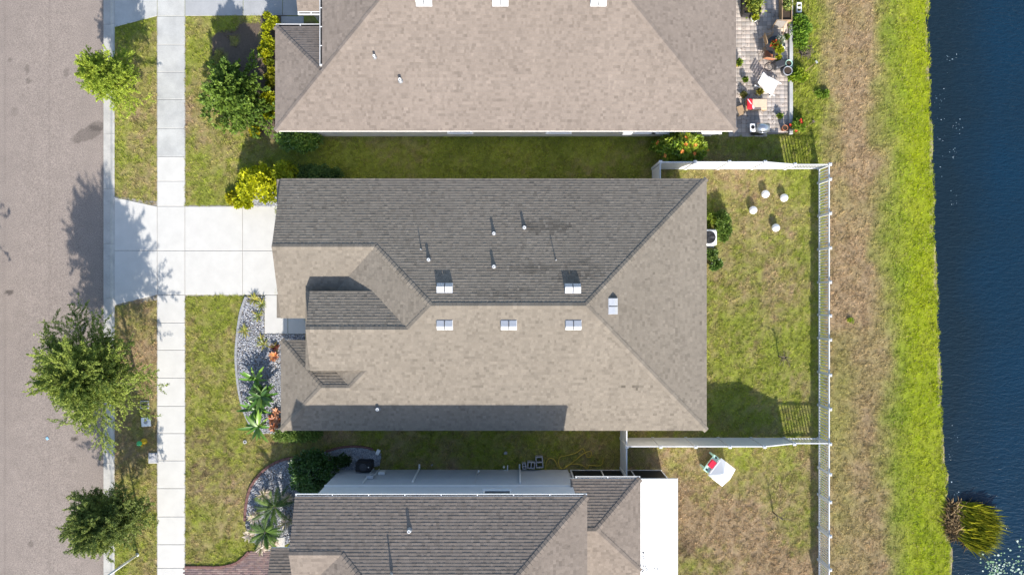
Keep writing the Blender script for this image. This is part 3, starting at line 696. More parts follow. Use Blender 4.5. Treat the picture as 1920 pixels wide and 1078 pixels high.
# ------------------------------------------------------------------ house in the north (top)
def north_house():
    h = thing('house', (0, 14.2, 0), 'top neighbour house with pinkish taupe roof and white gutters', 'house')
    rf = Roof(h, M['sh_n'], M['deckw'], 8); S, W, E, N = 7.908, -11.98, 11.34, 20.65; ry = (S + N) / 2; hw = (N - S) / 2; zr = 2.8 + hw / 3
    ax, ay = -9.335, 10.553; za = 2.8 + (ay - S) / 3; rw = ax + (ry - ay)
    rf.plane([[(W, S), (E, S), (E - hw, ry), (rw, ry)]], (0, -1), 2.8, -S)
    rf.plane([[(W, S), (ax, ay), (W, 13.2)]], (-1, 0), 2.8, -W)
    rf.plane([[(W, 13.2), (ax, ay), (ax, 13.2)]], (0, 1), 2.8, 13.2)
    rf.plane([[(ax, ay), (rw, ry), (ax, 18.0)]], (-1, 0), za, -ax)
    rf.plane([[(E, S), (E - hw, ry), (E, N)]], (1, 0), 2.8, E)
    rf.plane([[(ax, 18.0), (rw, ry), (E - hw, ry), (E, N), (W, N)]], (0, 1), 2.8, N)
    rf.plane([[(-10.85, 13.95), (-9.34, 13.95), (-9.34, 17.2), (-10.85, 17.2)]], (0, -1), 2.8, -13.95)
    rf.ridge((W, S, 2.8), (ax, ay, za), HIPD); rf.ridge((ax, ay, za), (rw, ry, zr), HIPD); rf.ridge((W, 13.2, 2.8), (ax, ay, za), HIPD); rf.ridge((E, S, 2.8), (E - hw, ry, zr), HIPD); rf.ridge((E - hw, ry, zr), (rw, ry, zr), PITCH); rf.ridge((E, N, 2.8), (E - hw, ry, zr), HIPD)
    rf.finish()
    gutter(h, (W + .02, 13.2, 2.79), (ax - .14, 13.2, 2.79), .13, 1); gutter(h, (ax, 10.9, za - .01), (ax, 17.5, za - .01), .13, 1); gutter(h, (-9.48, 13.95, 2.79), (-10.85, 13.95, 2.79), .13, 1, .6)
    m = MB(); m.box(-8.9, 8.32, 0, 10.94, 20.2, 2.70); m.box(-11.55, 8.32, 0, -8.903, 12.8, 2.70); m.box(-10.5, 14.4, 0, -8.903, 20.1, 2.70); m.box(-8.905, 10.7, 2.6, -6, 18, 3.5)
    m.build('wall', M['stucco'], h)
    for px, ww in ((1215, 1.0), (1262, 1.6), (1345, .9), (860, 1.2), (1050, 1.2)): window(h, ((px - 960) / 36.0, 8.32, 1.75), ww, 1.5, (0, -1))
    b = MB(); b.bbox((6.1, 8.2, 1.4), (.5, .22, .5), .02); b.build('meter_box', M['vent'], h)
    f = lambda y: 2.8 + (y - S) / 3
    def on(px, py):
        z = 4.0
        for i in range(8): q = P(px, py, z); z = f(q.y)
        return q.x, q.y, z
    for px in (795, 938, 1122): box_vent(h, *on(px, 2), (0, -1))
    for px, py, r in ((703, 108, .055), (751, 152, .07)): pipe_vent(h, *on(px, py), .24, r)
north_house()

# ------------------------------------------------------------------ two storey house in the south (bottom)
def south_house():
    h = thing('house', (-3.2, -15.1, 0), 'bottom two storey house with brown shingle roof and pale blue wall', 'house')
    rf = Roof(h, M['sh_s'], M['deckw'], 12); N, W, E, S = -9.64, -10.03, 3.476, -20.64; ry = (N + S) / 2; hw = (N - S) / 2; zr = 5.5 + hw / 3
    gy = -12.01; zg = 5.5 + (N - gy) / 3; jx = -7.67; rw = jx + (gy - ry); re = E - hw
    rf.plane([[(W, N), (W, gy), (jx, gy), (jx, N)], [(jx, N), (jx, gy), (rw, ry), (re, ry), (E, N)]], (0, 1), 5.5, N)
    rf.plane([[(E, N), (re, ry), (E, S)]], (1, 0), 5.5, E)
    rf.plane([[(W, gy), (jx, gy), (W, gy - (jx - W))]], (0, -1), zg, -gy)
    rf.plane([[(jx, gy), (rw, ry), (W, ry - (rw - W)), (W, gy - (jx - W))]], (-1, 0), zr, -rw)
    rf.plane([[(re, ry), (rw, ry), (W, ry - (rw - W)), (W, S), (E, S)]], (0, -1), 5.5, -S)
    rf.plane([[(-12.2, -13.17), (-9.62, -13.17), (-9.62, -16), (-12.2, -16)]], (0, 1), 2.8, -13.17)
    # rear single storey wing
    wn, we = -9.66, 6.50; wy = -12.0; wd = wn - wy; zw = 2.8 + wd / 3
    rf.plane([[(2.95, wn), (we, wn), (we - wd, wy), (2.95, wy)]], (0, 1), 2.8, wn)
    rf.plane([[(we, wn), (we - wd, wy), (we, wy - wd)]], (1, 0), 2.8, we)
    rf.plane([[(2.95, wy), (we - wd, wy), (we, wy - wd), (we, wy - 2.95), (2.95, wy - 2.95)]], (0, -1), 2.8, -(wy - wd))
    rf.ridge((E, N, 5.5), (re, ry, zr), HIPD); rf.ridge((W, gy, zg), (jx, gy, zg), PITCH); rf.ridge((jx, gy, zg), (rw, ry, zr), HIPD); rf.ridge((re, ry, zr), (rw, ry, zr), PITCH)
    rf.ridge((we, wn, 2.8), (we - wd, wy, zw), HIPD); rf.ridge((we, wy - wd, 2.8), (we - wd, wy, zw), HIPD); rf.ridge((3.1, wy, zw), (we - wd, wy, zw), PITCH)
    rf.finish()
    gutter(h, (E, N, 5.49), (W, N, 5.49), .10, -1, 1.6); gutter(h, (we, wn, 2.79), (3.2, wn, 2.79), .10, -1, 1.6)
    m = MB(); m.box(-9.48, -20.2, 0, 3.08, -10.03, 2.75); m.box(3.083, -17.0, 0, 6.1, -10.2, 2.70); m.box(-11.8, -16, 0, -9.483, -13.6, 2.7)
    wl = m.build('wall', M['stuccob'], h)
    m = MB(); m.box(-9.48, -20.2, 2.753, 3.08, -10.05, 5.38); m.add([(-9.483, -10.05, 5.38), (-9.483, -13.9, 5.38), (-9.483, gy, zg - .13), (-9.3, -10.05, 5.38), (-9.3, -13.9, 5.38), (-9.3, gy, zg - .13)], [(0, 2, 1), (3, 4, 5), (0, 3, 5, 2), (1, 2, 5, 4)])
    m.build('upper_wall', M['stucco2'], h)
    m = MB(); m.box(-9.50, -10.046, 2.70, 3.09, -10.0, 2.80); m.build('belt_band', M['white'], h)
    m = MB()
    for k in range(4): m.bbox((2.0, -10.0, 0.1), (.01, .01, .01), .002)
    # dark screened lanai under the rear roof and the patio cover
    m = MB(); m.box(3.25, -10.12, .05, 8.2, -10.06, 2.55); sc_ = m.build('lanai_screen', M['screen'], h)
    m = MB()
    for x in (3.25, 4.9, 6.55, 8.2): m.box(x - .03, -10.15, .0, x + .03, -10.04, 2.6)
    m.box(3.2, -10.155, .0, 8.25, -10.035, .07); m.box(3.2, -10.155, 2.5, 8.25, -10.035, 2.56); m.box(8.17, -16, 0, 8.23, -10.16, .07); m.build('screen_frame', M['white'], sc_)
    m = MB()                                                    # white insulated aluminium patio cover, ribbed pans
    for k in range(7): m.box(6.53, -9.72 - k * .92 - .915, 2.62, 8.40, -9.72 - k * .92, 2.70)
    m.box(6.50, -16.2, 2.60, 8.43, -9.70, 2.66); pc = m.build('patio_cover', M['alum'], h)
    m = MB(); rg = random.Random(3)
    for i in range(26): m.cbox((6.62 + rg.random() ** 2 * .15, -13.4 - rg.random() * 1.6, 2.703), (.03 + .04 * rg.random(), .02 + .05 * rg.random(), .004), rg.random() * 3)
    for i in range(22): m.cbox((6.65 + rg.random() * .8, -14.28 + rg.gauss(0, .04), 2.703), (.06 * rg.random() + .02, .015 + .02 * rg.random(), .004), rg.gauss(0, .2))
    tag(m.build('leaf_litter', M['dgrey'], pc), kind='stuff')
    # window, meter, pipes on the long wall
    window(h, (-.72, -10.05, 4.3), 1.3, 1.5, (0, 1))
    m = MB(); m.bbox((-7.45, -9.93, 1.5), (.34, .16, .5), .02); m.lathe([(.12, 0), (.12, .08), (.09, .12), (0, .13)], (-7.45, -9.95, 1.6), 14); m.build('meter_box', M['vent'], h)
    m = MB(); m.tube([(-7.62, -9.97, 0), (-7.62, -9.97, 2.5)], .035, 8); m.tube([(-7.3, -9.97, .1), (-7.3, -9.97, 1.2)], .03, 8); m.bbox((-7.0, -9.95, .8), (.35, .14, .4), .02); m.build('conduit', M['pvc'], h)
    for x, z1 in ((-5.1, 2.4), (.42, 2.5)):
        m = MB(); m.bbox((x, -9.96, z1 / 2), (.09, .10, z1), .015); m.bbox((x, -9.86, .06), (.09, .3, .08), .015); m.build('downspout', M['white'], h)
    m = MB(); m.tube([(-1.9, -9.98, .2), (-1.9, -9.98, 2.6)], .022, 8); m.build('conduit', M['vent'], h)
    q = lambda px, py: P(px, py, 5.5 + (N - P(px, py, 6.0).y) / 3)
    for px, py, r, hh in ((768, 993, .07, .22), (734, 1074, .04, .30)): v = q(px, py); pipe_vent(h, v.x, v.y, v.z, hh, r)
    m = MB(); m.bbox((*G(502, 1060), 1.2), (.45, 1.6, 2.4), .03) if False else m.bbox((-12.75, -15.0, .03), (.46, 2.5, .06), .01); m.build('porch_slab', M['conc_new'], h)
south_house()

# ------------------------------------------------------------------ vinyl fences
PICK = {}
def cached(key, fn):
    if key not in PICK: PICK[key] = fn()
    return PICK[key]
def put(name, me, parent, loc, rz=0.0, ry=0.0):
    o = bpy.data.objects.new(name, me); o.location = Vector(loc) - ORG[parent]; o.rotation_euler = (0, ry, rz); link(o, parent); return o
def post_mesh(hh):
    def mk():
        m = MB(); m.box(-.064, -.064, 0, .064, .064, hh); m.box(-.08, -.08, hh, .08, .08, hh + .03)
        m.add([(-.075, -.075, hh + .03), (.075, -.075, hh + .03), (.075, .075, hh + .03), (-.075, .075, hh + .03), (0, 0, hh + .085)], [(0, 1, 4), (1, 2, 4), (2, 3, 4), (3, 0, 4)])
        return m.mesh('post', M['vinyl'])
    return cached(('post', hh), mk)
def solid_panel(root, a, b, ha, hb):
    """tongue and groove privacy panel between two posts, heights ha -> hb"""
    a = Vector((a[0], a[1], 0)); b = Vector((b[0], b[1], 0)); d = (b - a); L = d.length; d /= L; n = Vector((-d.y, d.x, 0)); m = MB(); k = max(1, round((L - .14) / .26))
    for i in range(k):
        s0 = .07 + (L - .14) * i / k + .002; s1 = .07 + (L - .14) * (i + 1) / k - .002
        z0 = ha + (hb - ha) * s0 / L - .12; z1 = ha + (hb - ha) * s1 / L - .12
        pts = [(s0, .08, -1), (s1, .08, -1), (s1, .08, 1), (s0, .08, 1), (s0, z0, -1), (s1, z1, -1), (s1, z1, 1), (s0, z0, 1)]
        m.add([a + d * p[0] + n * (.012 * p[2]) + Vector((0, 0, p[1])) for p in pts], [(0, 3, 2, 1), (4, 5, 6, 7), (0, 1, 5, 4), (2, 3, 7, 6), (0, 4, 7, 3), (1, 2, 6, 5)])
    m.build('panel', M['vinyl'], root)
    for (za, zb) in ((.10, .10), (ha - .06, hb - .06)):
        r = MB(); w_ = .028; t = .065
        pts = [a + d * s + n * (w_ * e) + Vector((0, 0, z + q * t)) for (s, z) in ((.06, za), (L - .06, zb)) for e in (-1, 1) for q in (-1, 1)]
        r.add(pts, [(0, 2, 3, 1), (4, 5, 7, 6), (0, 1, 5, 4), (2, 6, 7, 3), (0, 4, 6, 2), (1, 3, 7, 5)]); r.build('rail', M['vinyl'], root)
def picket_panel(root, a, b, hh, step=.158):
    a = Vector((a[0], a[1], 0)); b = Vector((b[0], b[1], 0)); d = (b - a); L = d.length; d /= L; rz = math.atan2(d.y, d.x)
    def mk():
        m = MB(); m.box(-.028, -.011, .06, .028, .011, hh - .09); return m.mesh('picket', M['vinyl'])
    me = cached(('picket', hh), mk); k = int((L - .16) / step)
    for i in range(k):
        s = L / 2 + (i - (k - 1) / 2) * step; put('picket', me, root, a + d * s, rz)
    for z in (.12, hh - .10):
        r = MB(); r.M = Matrix.Translation(a) @ Matrix.Rotation(rz, 4, 'Z'); r.box(.06, -.026, z - .045, L - .06, .026, z + .045); r.build('rail', M['vinyl'], root)
HT, HL = 1.85, 1.26
FX = 16.88; TY = 6.53; BY = -8.29
def wy(py, z=HL + .05): return P(0, py, z).y
def wx(px, z): return P(px, 0, z).x
py_ = [336, 400, 465, 529, 592, 637, 703, 767]
ysN = [TY] + [wy(p) for p in py_] + [BY]
r = thing('fence', (FX, -1, 0), 'white open picket fence along the back of the middle yard', 'fence')
for y in ysN: put('post', post_mesh(HL + .04), r, (FX, y, 0))
for a, b in zip(ysN[:-1], ysN[1:]): picket_panel(r, (FX, a), (FX, b), HL)
ysS = [BY] + [wy(p) for p in (889, 941, 1005, 1068, 1130)]
r = thing('fence', (FX, -12, 0), 'white picket fence behind the dry lower right yard', 'fence')
for y in ysS[1:]: put('post', post_mesh(HL + .04), r, (FX, y, 0))
for a, b in zip(ysS[:-1], ysS[1:]): picket_panel(r, (FX, a), (FX, b), HL, .135)
# side fence in the north: tall solid panels, one stepping down, then a short picket bay
r = thing('fence', (12, TY, 0), 'sunlit white privacy fence beside the flowering orange shrub', 'fence')
xsT = [G(1223, 0)[0]] + [wx(p, HT) for p in (1303, 1367, 1434)] + [wx(1490, HL)]
for i, x in enumerate(xsT): put('post', post_mesh(HT + .05 if i < 4 else HL + .05), r, (x, TY, 0))
for i in range(3): solid_panel(r, (xsT[i], TY), (xsT[i + 1], TY), HT, HT)
solid_panel(r, (xsT[3], TY), (xsT[4], TY), HT, HL); picket_panel(r, (xsT[4], TY), (FX, TY), HL)
solid_panel(r, (xsT[0], TY), (xsT[0], 5.16), HT, HT)
# side fence in the south
r = thing('fence', (11, BY, 0), 'shaded blue white privacy fence beside the small white playhouse', 'fence')
x0 = G(1163.5, 0)[0]
xsB = [x0] + [wx(p, HT) for p in (1238.5, 1304, 1368, 1433)] + [wx(1489, HL)]
for i, x in enumerate(xsB): put('post', post_mesh(HT + .05 if i < 5 else HL + .05), r, (x, BY, 0))
for i in range(4): solid_panel(r, (xsB[i], BY), (xsB[i + 1], BY), HT, HT)
solid_panel(r, (xsB[4], BY), (xsB[5], BY), HT, HL); picket_panel(r, (xsB[5], BY), (FX, BY), HL)
solid_panel(r, (x0, BY), (x0, -6.9), HT, HT); solid_panel(r, (x0, BY), (x0, -9.95), HT, HT); put('post', post_mesh(HT + .05), r, (x0, -9.93, 0))

# ------------------------------------------------------------------ vegetation
def leaves(P0, D, Lh, Wd, col, rng, updir=.5):
    """diamond leaves: base P0 (n,3), direction D, length Lh, half-width Wd, colour (n,3)"""
    n = len(P0); D = D / np.maximum(1e-6, np.linalg.norm(D, axis=1, keepdims=True))
    rv = rng.normal(0, 1, (n, 3)); rv[:, 2] += updir * 2; s = np.cross(D, rv); s /= np.maximum(1e-6, np.linalg.norm(s, axis=1, keepdims=True))
    nn = np.cross(s, D); Lh = np.asarray(Lh).reshape(-1, 1); Wd = np.asarray(Wd).reshape(-1, 1)
    mid = P0 + D * Lh * .45 + nn * Lh * .06
    V = np.stack([P0, mid + s * Wd, P0 + D * Lh, mid - s * Wd], 1).reshape(-1, 3)
    return V, np.arange(4 * n).reshape(-1, 4), np.repeat(col, 4, axis=0)
def mixcol(a, b, t, rng, var=.22):
    t = np.asarray(t)[:, None]; return (np.array(a) * (1 - t) + np.array(b) * t) * rng.uniform(1 - var, 1 + var, (len(t), 1))

def tree(name, label, base, H, Rr, colA, colB, seed, nb=70, sub=9, nl=26, ls=.11, trunk_h=None, droop=.25, flat=.75, group=None, cen=None, gap=.5, lw=.26, r0=.09, rag=.5):
    """tapered trunk with limbs; leafy sprays along curved side twigs"""
    rng = np.random.default_rng(seed); t = thing(name, (base[0], base[1], 0), label, 'tree', group=group); th = trunk_h or H * .42; tb = MB()
    b = Vector((base[0], base[1], 0)); lean = Vector(((cen[0] - base[0]) if cen else 0, (cen[1] - base[1]) if cen else 0, 0))
    top = b + lean + Vector((0, 0, H * .9)); tp = [b, b + lean * .1 + Vector((0, 0, th * .5)), b + lean * .35 + Vector((0, 0, th)), b + lean * .8 + Vector((0, 0, H * .65)), top]
    tp[-1] = b + lean + Vector((0, 0, H * .84)); tb.tube(tp, r0, 8, .012)
    PP = []; DD = []; TT = []
    azs = rng.permutation(nb) * 2.39996 + rng.normal(0, .2, nb)
    for i in range(nb):
        az = azs[i]; f = rng.random() ** .75; z0 = th + (H * .88 - th) * f; e = (1 - .55 * f)                         # lower limbs reach farther
        out = Rr * e * rng.uniform(.40 - .25 * f, 1.10 - .1 * f) * (1 - rag * .76 + rag * 1.24 * vnoise(np.array([az % 6.283]), np.array([0.]), gap, seed)[0]); rise = H * (.08 + .13 * f) * rng.uniform(.3, 1.2)
        k = 9; u = np.linspace(0, 1, k); wob = rng.normal(0, .12, 2)
        ang = az + wob[0] * u + wob[1] * u * u * 2
        s0 = b + lean * min(1, f + .35) + Vector((0, 0, z0))
        path = np.stack([s0.x + np.cos(ang) * out * u, s0.y + np.sin(ang) * out * u, s0.z + rise * u - droop * out * u * u], -1)
        tb.tube([tuple(q) for q in path[::2]], .018 * (.4 + e), 4, .004)
        tone = rng.normal(.5, .22)
        for j in range(sub):
            q = (.22 - .2 * f) + (.78 + .2 * f) * (j + rng.random()) / sub; pi = min(k - 2, int(q * (k - 1))); fr = q * (k - 1) - pi; p0 = path[pi] * (1 - fr) + path[pi + 1] * fr
            dm = path[pi + 1] - path[pi]; dm /= np.linalg.norm(dm); sd = rng.choice((-1, 1)); a2 = sd * rng.uniform(.35, 1.05); ca, sa = math.cos(a2), math.sin(a2)
            d2 = np.array([dm[0] * ca - dm[1] * sa, dm[0] * sa + dm[1] * ca, dm[2] + rng.normal(.12, .25)]); ln = out * rng.uniform(.16, .40) * (1.2 - .85 * q) + .12
            uu = rng.random(nl); pp = p0 + d2 * (ln * uu)[:, None] + np.array([0, 0, -1]) * (droop * .4 * ln * uu * uu)[:, None] + rng.normal(0, .022, (nl, 3))
            PP.append(pp); DD.append(d2 * .8 + rng.normal(0, .55, (nl, 3))); TT.append(np.clip(tone + rng.normal(0, .15, nl), 0, 1))
    PP = np.concatenate(PP); DD = np.concatenate(DD); TT = np.concatenate(TT); n = len(PP)
    V, F, C = leaves(PP, DD, ls * rng.uniform(.6, 1.3, n), ls * lw * rng.uniform(.7, 1.3, n), mixcol(colA, colB, TT, rng), rng)
    tb.build('trunk', M['trunk'], t, True); np_obj('crown', V, F, M['leaf'], t, col=C); return t

G1, G2 = (.070, .125, .022), (.215, .290, .040)
tree('street_tree', 'large feathery street tree leaning over road and kerb', (-20.85, -4.45), 5.2, 3.7, (.110, .170, .036), (.370, .435, .085), 2, nb=220, sub=17, nl=52, ls=.082, trunk_h=2.3, cen=(-20.95, -4.35), r0=.09, droop=.10, rag=.35)
tree('street_tree', 'small bright green street tree by the kerb in the upper left', (-20.8, 10.85), 3.6, 1.85, (.190, .280, .034), (.470, .550, .070), 5, nb=150, sub=13, nl=48, ls=.074, trunk_h=1.4, rag=.25, r0=.06, droop=.15)
tree('street_tree', 'round dark green street tree in the lower left corner', (-20.7, -11.9), 4.0, 2.45, (.100, .150, .040), (.300, .355, .085), 8, nb=240, sub=14, nl=52, ls=.076, trunk_h=1.5, rag=.15, cen=(-20.75, -11.85), r0=.07, droop=.06)
tree('street_tree', 'street tree across the road beyond the left edge', (-29.8, -1.2), 6.0, 3.5, (.060, .105, .022), (.18, .24, .04), 13, nb=60, sub=8, nl=24, ls=.14, trunk_h=2.2, r0=.11)
tree('ornamental_tree', 'bushy broad leaved tree in front of the top house', (-14.6, 10.2), 2.7, 2.35, (.070, .130, .020), (.205, .300, .045), 21, nb=130, sub=11, nl=26, ls=.15, trunk_h=.5, r0=.07, droop=.2, lw=.36)

def bush(name, label, c, r, hh, colA, colB, n, ls, seed, lw=.34, mat='leaf', group=None, flowers=None, nclump=None, cat='shrub', fsize=.10):
    """shrub: stems fanning from the ground, leaves in clumps through an uneven dome"""
    rng = np.random.default_rng(seed); t = thing(name, (c[0], c[1], 0), label, cat, group=group); rx, ry = (r if isinstance(r, tuple) else (r, r))
    k = nclump or max(7, int(26 * rx * ry * 2)); ca = rng.uniform(0, 2 * np.pi, k); cr = np.sqrt(rng.random(k)) * .95; cz = (1 - .55 * cr ** 2) * rng.uniform(.45, 1.0, k)
    cc = np.stack([c[0] + rx * cr * np.cos(ca), c[1] + ry * cr * np.sin(ca), hh * cz], -1); tone = np.clip(rng.normal(.5, .22, k), 0, 1)
    st = MB()
    for q in cc[: min(k, 26)]: st.tube([(c[0] + (q[0] - c[0]) * .12, c[1] + (q[1] - c[1]) * .12, 0), (c[0] + (q[0] - c[0]) * .55, c[1] + (q[1] - c[1]) * .55, q[2] * .55), tuple(q)], .012, 4, .004)
    st.build('stem', M['stem'], t)
    w_ = rng.integers(0, k, n); sg = .24 * min(1.0, max(rx, ry)) + .05
    d = rng.normal(0, 1, (n, 3)); d[:, 2] = np.abs(d[:, 2]) * .8 - .1; d /= np.linalg.norm(d, axis=1, keepdims=True)
    pp = cc[w_] + d * (sg * rng.random(n) ** .5)[:, None]; pp[:, 2] = np.maximum(.02, pp[:, 2])
    V, F, C = leaves(pp, d + rng.normal(0, .35, (n, 3)), ls * rng.uniform(.6, 1.3, n), ls * lw * rng.uniform(.7, 1.3, n), mixcol(colA, colB, np.clip(tone[w_] + rng.normal(0, .2, n), 0, 1), rng), rng, .9)
    np_obj('foliage', V, F, M[mat], t, col=C)
    if flowers:
        fc, nf = flowers; VV = []; FF = []; CC = []
        w2 = rng.integers(0, k, nf); ctr = cc[w2] + np.stack([rng.normal(0, .16, nf), rng.normal(0, .16, nf), rng.uniform(.16, .30, nf)], -1)
        for j in range(5):
            a = 2 * np.pi * j / 5 + rng.random(nf); dd = np.stack([np.cos(a), np.sin(a), np.full(nf, .35)], -1)
            V, F, C = leaves(ctr, dd, fsize * rng.uniform(.7, 1.2, nf), fsize * .38, mixcol(fc, (fc[0] * .9, fc[1] * 1.5, fc[2]), rng.random(nf), rng), rng, 2); VV.append(V); FF.append(F + sum(len(x) for x in VV[:-1])); CC.append(C)
        np_obj('blossom', np.concatenate(VV), np.concatenate(FF), M['leaf'], t, col=np.concatenate(CC))
    return t
def GB(px, py, z=.5):
    q = P(px, py, z); return (q.x, q.y)
YA, YB = (.22, .24, .012), (.58, .50, .012)
# yellow croton hedge in front of the top house, one shrub after the other
for i, (px, py, rr, hh, lab, a, b) in enumerate([
    (507, 42, .42, .95, 'rounded yellow shrub at the top of the hedge by the walk', (.20, .24, .012), (.44, .46, .012)),
    (503, 74, .40, .85, 'second yellow shrub from the top along the house wall', (.20, .24, .012), (.44, .46, .012)),
    (500, 95, .38, .8, 'third yellow green shrub down along the house wall', (.16, .22, .012), (.42, .42, .012)),
    (501, 122, .36, .75, 'fourth, darker yellow green shrub down along the house wall', (.12, .16, .012), (.34, .33, .012)),
    (505, 148, .32, .6, 'sparse olive shrub in the middle of the yellow hedge', (.08, .11, .012), (.22, .22, .012)),
    (502, 186, .42, .8, 'bright yellow shrub beside the large broad leaved tree', (.22, .25, .012), (.50, .50, .012)),
    (498, 218, .36, .7, 'yellow shrub near the lower corner of the top house', (.20, .24, .012), (.46, .48, .012)),
    (478, 243, .30, .5, 'small lone yellow shrub at the lawn edge', (.24, .26, .012), (.62, .54, .012))]):
    bush('croton_shrub', lab, GB(px, py), rr, hh, a, b, 1500, .12, 100 + i, group='yellow hedge shrubs by the top house')
bush('croton_shrub', 'large bright yellow croton at the corner of the middle house', GB(487, 347, .8), (1.25, .95), 1.75, (.22, .26, .012), (.56, .56, .012), 5200, .15, 120, nclump=46)
bush('croton_shrub', 'low yellow croton at the edge of the white driveway', GB(461, 378, .3), (.55, .28), .7, (.24, .28, .012), (.52, .52, .012), 1600, .13, 121)
bush('croton_shrub', 'tiny yellow plant at the lawn corner by the driveway', GB(432, 372, .2), (.18, .34), .35, (.28, .28, .012), (.52, .48, .012), 500, .11, 122)
bush('green_shrub', 'yellow green shrub behind the corner croton', GB(528, 322, .8), (.75, .45), 1.35, (.18, .26, .02), (.46, .48, .02), 2600, .13, 123)
bush('low_hedge', 'low dark hedge against the shaded wall of the middle house', GB(590, 327, .4), (1.6, .30), .7, (.06, .11, .03), (.12, .20, .05), 4200, .11, 124, nclump=36)
bush('green_shrub', 'glossy green shrub under the lower eave of the top house', GB(560, 263, .6), (1.15, .42), 1.25, (.05, .12, .02), (.20, .30, .05), 3600, .13, 125, mat='glossleaf', nclump=34)
bush('hibiscus', 'hibiscus with orange red blossoms against the white fence', GB(1276, 276, 1.0), (1.35, .62), 1.75, (.11, .20, .02), (.36, .44, .04), 6200, .16, 126, mat='glossleaf', flowers=((.78, .20, .06), 18), nclump=52, fsize=.14)
bush('green_shrub', 'green shrub above the air conditioner of the middle house', GB(1352, 424, .4), (.42, .75), .9, (.06, .12, .02), (.18, .26, .04), 3000, .11, 127, nclump=26)
bush('green_shrub', 'small yellow green shrub tucked at the eave above the air conditioner', GB(1332, 410, .4), (.25, .4), .8, (.12, .20, .02), (.28, .34, .04), 900, .12, 128)
bush('green_shrub', 'green shrub below the air conditioner of the middle house', GB(1336, 486, .4), (.45, .50), .8, (.06, .13, .02), (.20, .28, .06), 2400, .12, 129, mat='glossleaf')
bush('green_shrub', 'dense dark round shrub at the corner of the bottom house', GB(586, 888, .9), (1.15, 1.15), 1.9, (.022, .06, .012), (.07, .15, .03), 9000, .12, 130, mat='glossleaf', nclump=80)
bush('low_hedge', 'light green hedge below the shaded eave of the middle house', GB(560, 812, .5), (1.5, .28), .85, (.09, .16, .03), (.20, .28, .06), 3600, .11, 131, nclump=34)
bush('green_shrub', 'small dark shrub in the shade by the black unit', GB(640, 858, .3), (.5, .35), .6, (.03, .06, .015), (.06, .12, .03), 1200, .1, 132)
bush('weed_clump', 'leafy weeds at the patio edge near the round pot', GB(1497, 142, .3), (.45, .35), .5, (.16, .26, .02), (.36, .42, .03), 1100, .13, 133, cat='weeds')
bush('weed_clump', 'green weeds between patio kerb and dry grass at the top', GB(1502, 60, .2), (.45, .9), .4, (.08, .17, .02), (.20, .32, .03), 2200, .11, 134, cat='weeds')
bush('weed_clump', 'weeds with a few red flowers at the lower patio corner', GB(1497, 235, .3), (.40, .40), .5, (.10, .18, .02), (.28, .36, .04), 1000, .12, 135, flowers=((.7, .05, .03), 4), cat='weeds')
bush('weed_clump', 'small green tuft in the dry grass right of the patio', GB(1540, 178, .1), (.40, .22), .2, (.08, .16, .02), (.22, .32, .03), 600, .09, 136, cat='weeds')
bush('weed_clump', 'lime green weed patch between fence and pond', GB(1596, 600, .05), (.16, .16), .12, (.2, .3, .02), (.34, .42, .02), 180, .07, 137, cat='weeds')

# plants with large leaves: every leaf is an object
def blade_mesh(name, L, Wd, arch, mat, col, seg=7, fold=.25, seed=0, jag=0.0):
    rng = random.Random(seed); V = []; C = []
    for i in range(seg + 1):
        u = i / seg; x = L * u * (1 - .18 * arch * u); z = L * (.55 * u * (1 - arch * u)) + .03; wd = Wd * (math.sin(math.pi * min(1, .12 + .88 * u)) ** .7 if u < 1 else .02) * (1 + jag * rng.uniform(-1, 1))
        V += [(x, -wd, z + fold * wd), (x, 0, z), (x, wd, z + fold * wd)]
        k = .85 + .3 * rng.random(); C += [tuple(c * k for c in col), tuple(c * k * 1.25 for c in col), tuple(c * k for c in col)]
    F = []
    for i in range(seg):
        a = i * 3; F += [(a, a + 3, a + 4, a + 1), (a + 1, a + 4, a + 5, a + 2)]
    me = bpy.data.meshes.new(name); me.from_pydata(V, [], F); me.materials.append(M[mat]); at = me.attributes.new('col', 'FLOAT_COLOR', 'POINT')
    at.data.foreach_set('color', np.array([(*c, 1) for c in C], dtype=np.float32).ravel()); me.polygons.foreach_set('use_smooth', [True] * len(F)); return me
def rosette(name, label, c, n, meshes, seed, hh=.0, smin=.7, smax=1.15, tilt=.35, cat='plant', group=None, stem=0.0, az0=None):
    rng = random.Random(seed); t = thing(name, (c[0], c[1], 0), label, cat, group=group)
    m = MB(); m.tube([(0, 0, 0), (0, 0, max(.05, stem + hh))], .045 if stem else .05, 7, .03); m.build('stem', M['stem'], t, True, local=True)
    for i in range(n):
        o = bpy.data.objects.new('leaf', rng.choice(meshes)); link(o, t); s = rng.uniform(smin, smax); o.scale = (s, s, s)
        o.location = (0, 0, stem + hh * rng.random()); o.rotation_euler = (rng.gauss(0, .15), -rng.uniform(-tilt * .6, tilt), i * 2.39996 + rng.gauss(0, .25)); 
    return t
BIRD = [blade_mesh('leaf', .95, .075, .55, 'glossleaf', c, seed=i) for i, c in enumerate([(.10, .22, .025), (.16, .28, .03), (.06, .15, .02)])]
BIRDL = [blade_mesh('leaf', 1.0, .07, .6, 'glossleaf', c, seed=i) for i, c in enumerate([(.18, .30, .04), (.12, .22, .03), (.22, .33, .05)])]
DARK = [blade_mesh('leaf', .85, .09, .5, 'glossleaf', c, seed=i) for i, c in enumerate([(.035, .085, .018), (.06, .13, .022), (.10, .18, .03)])]
rosette('bird_of_paradise', 'plant with a few long green leaves at the middle of the gravel bed', GB(478, 712, .4), 10, BIRDL + BIRD, 1, .25, .65, 1.2)
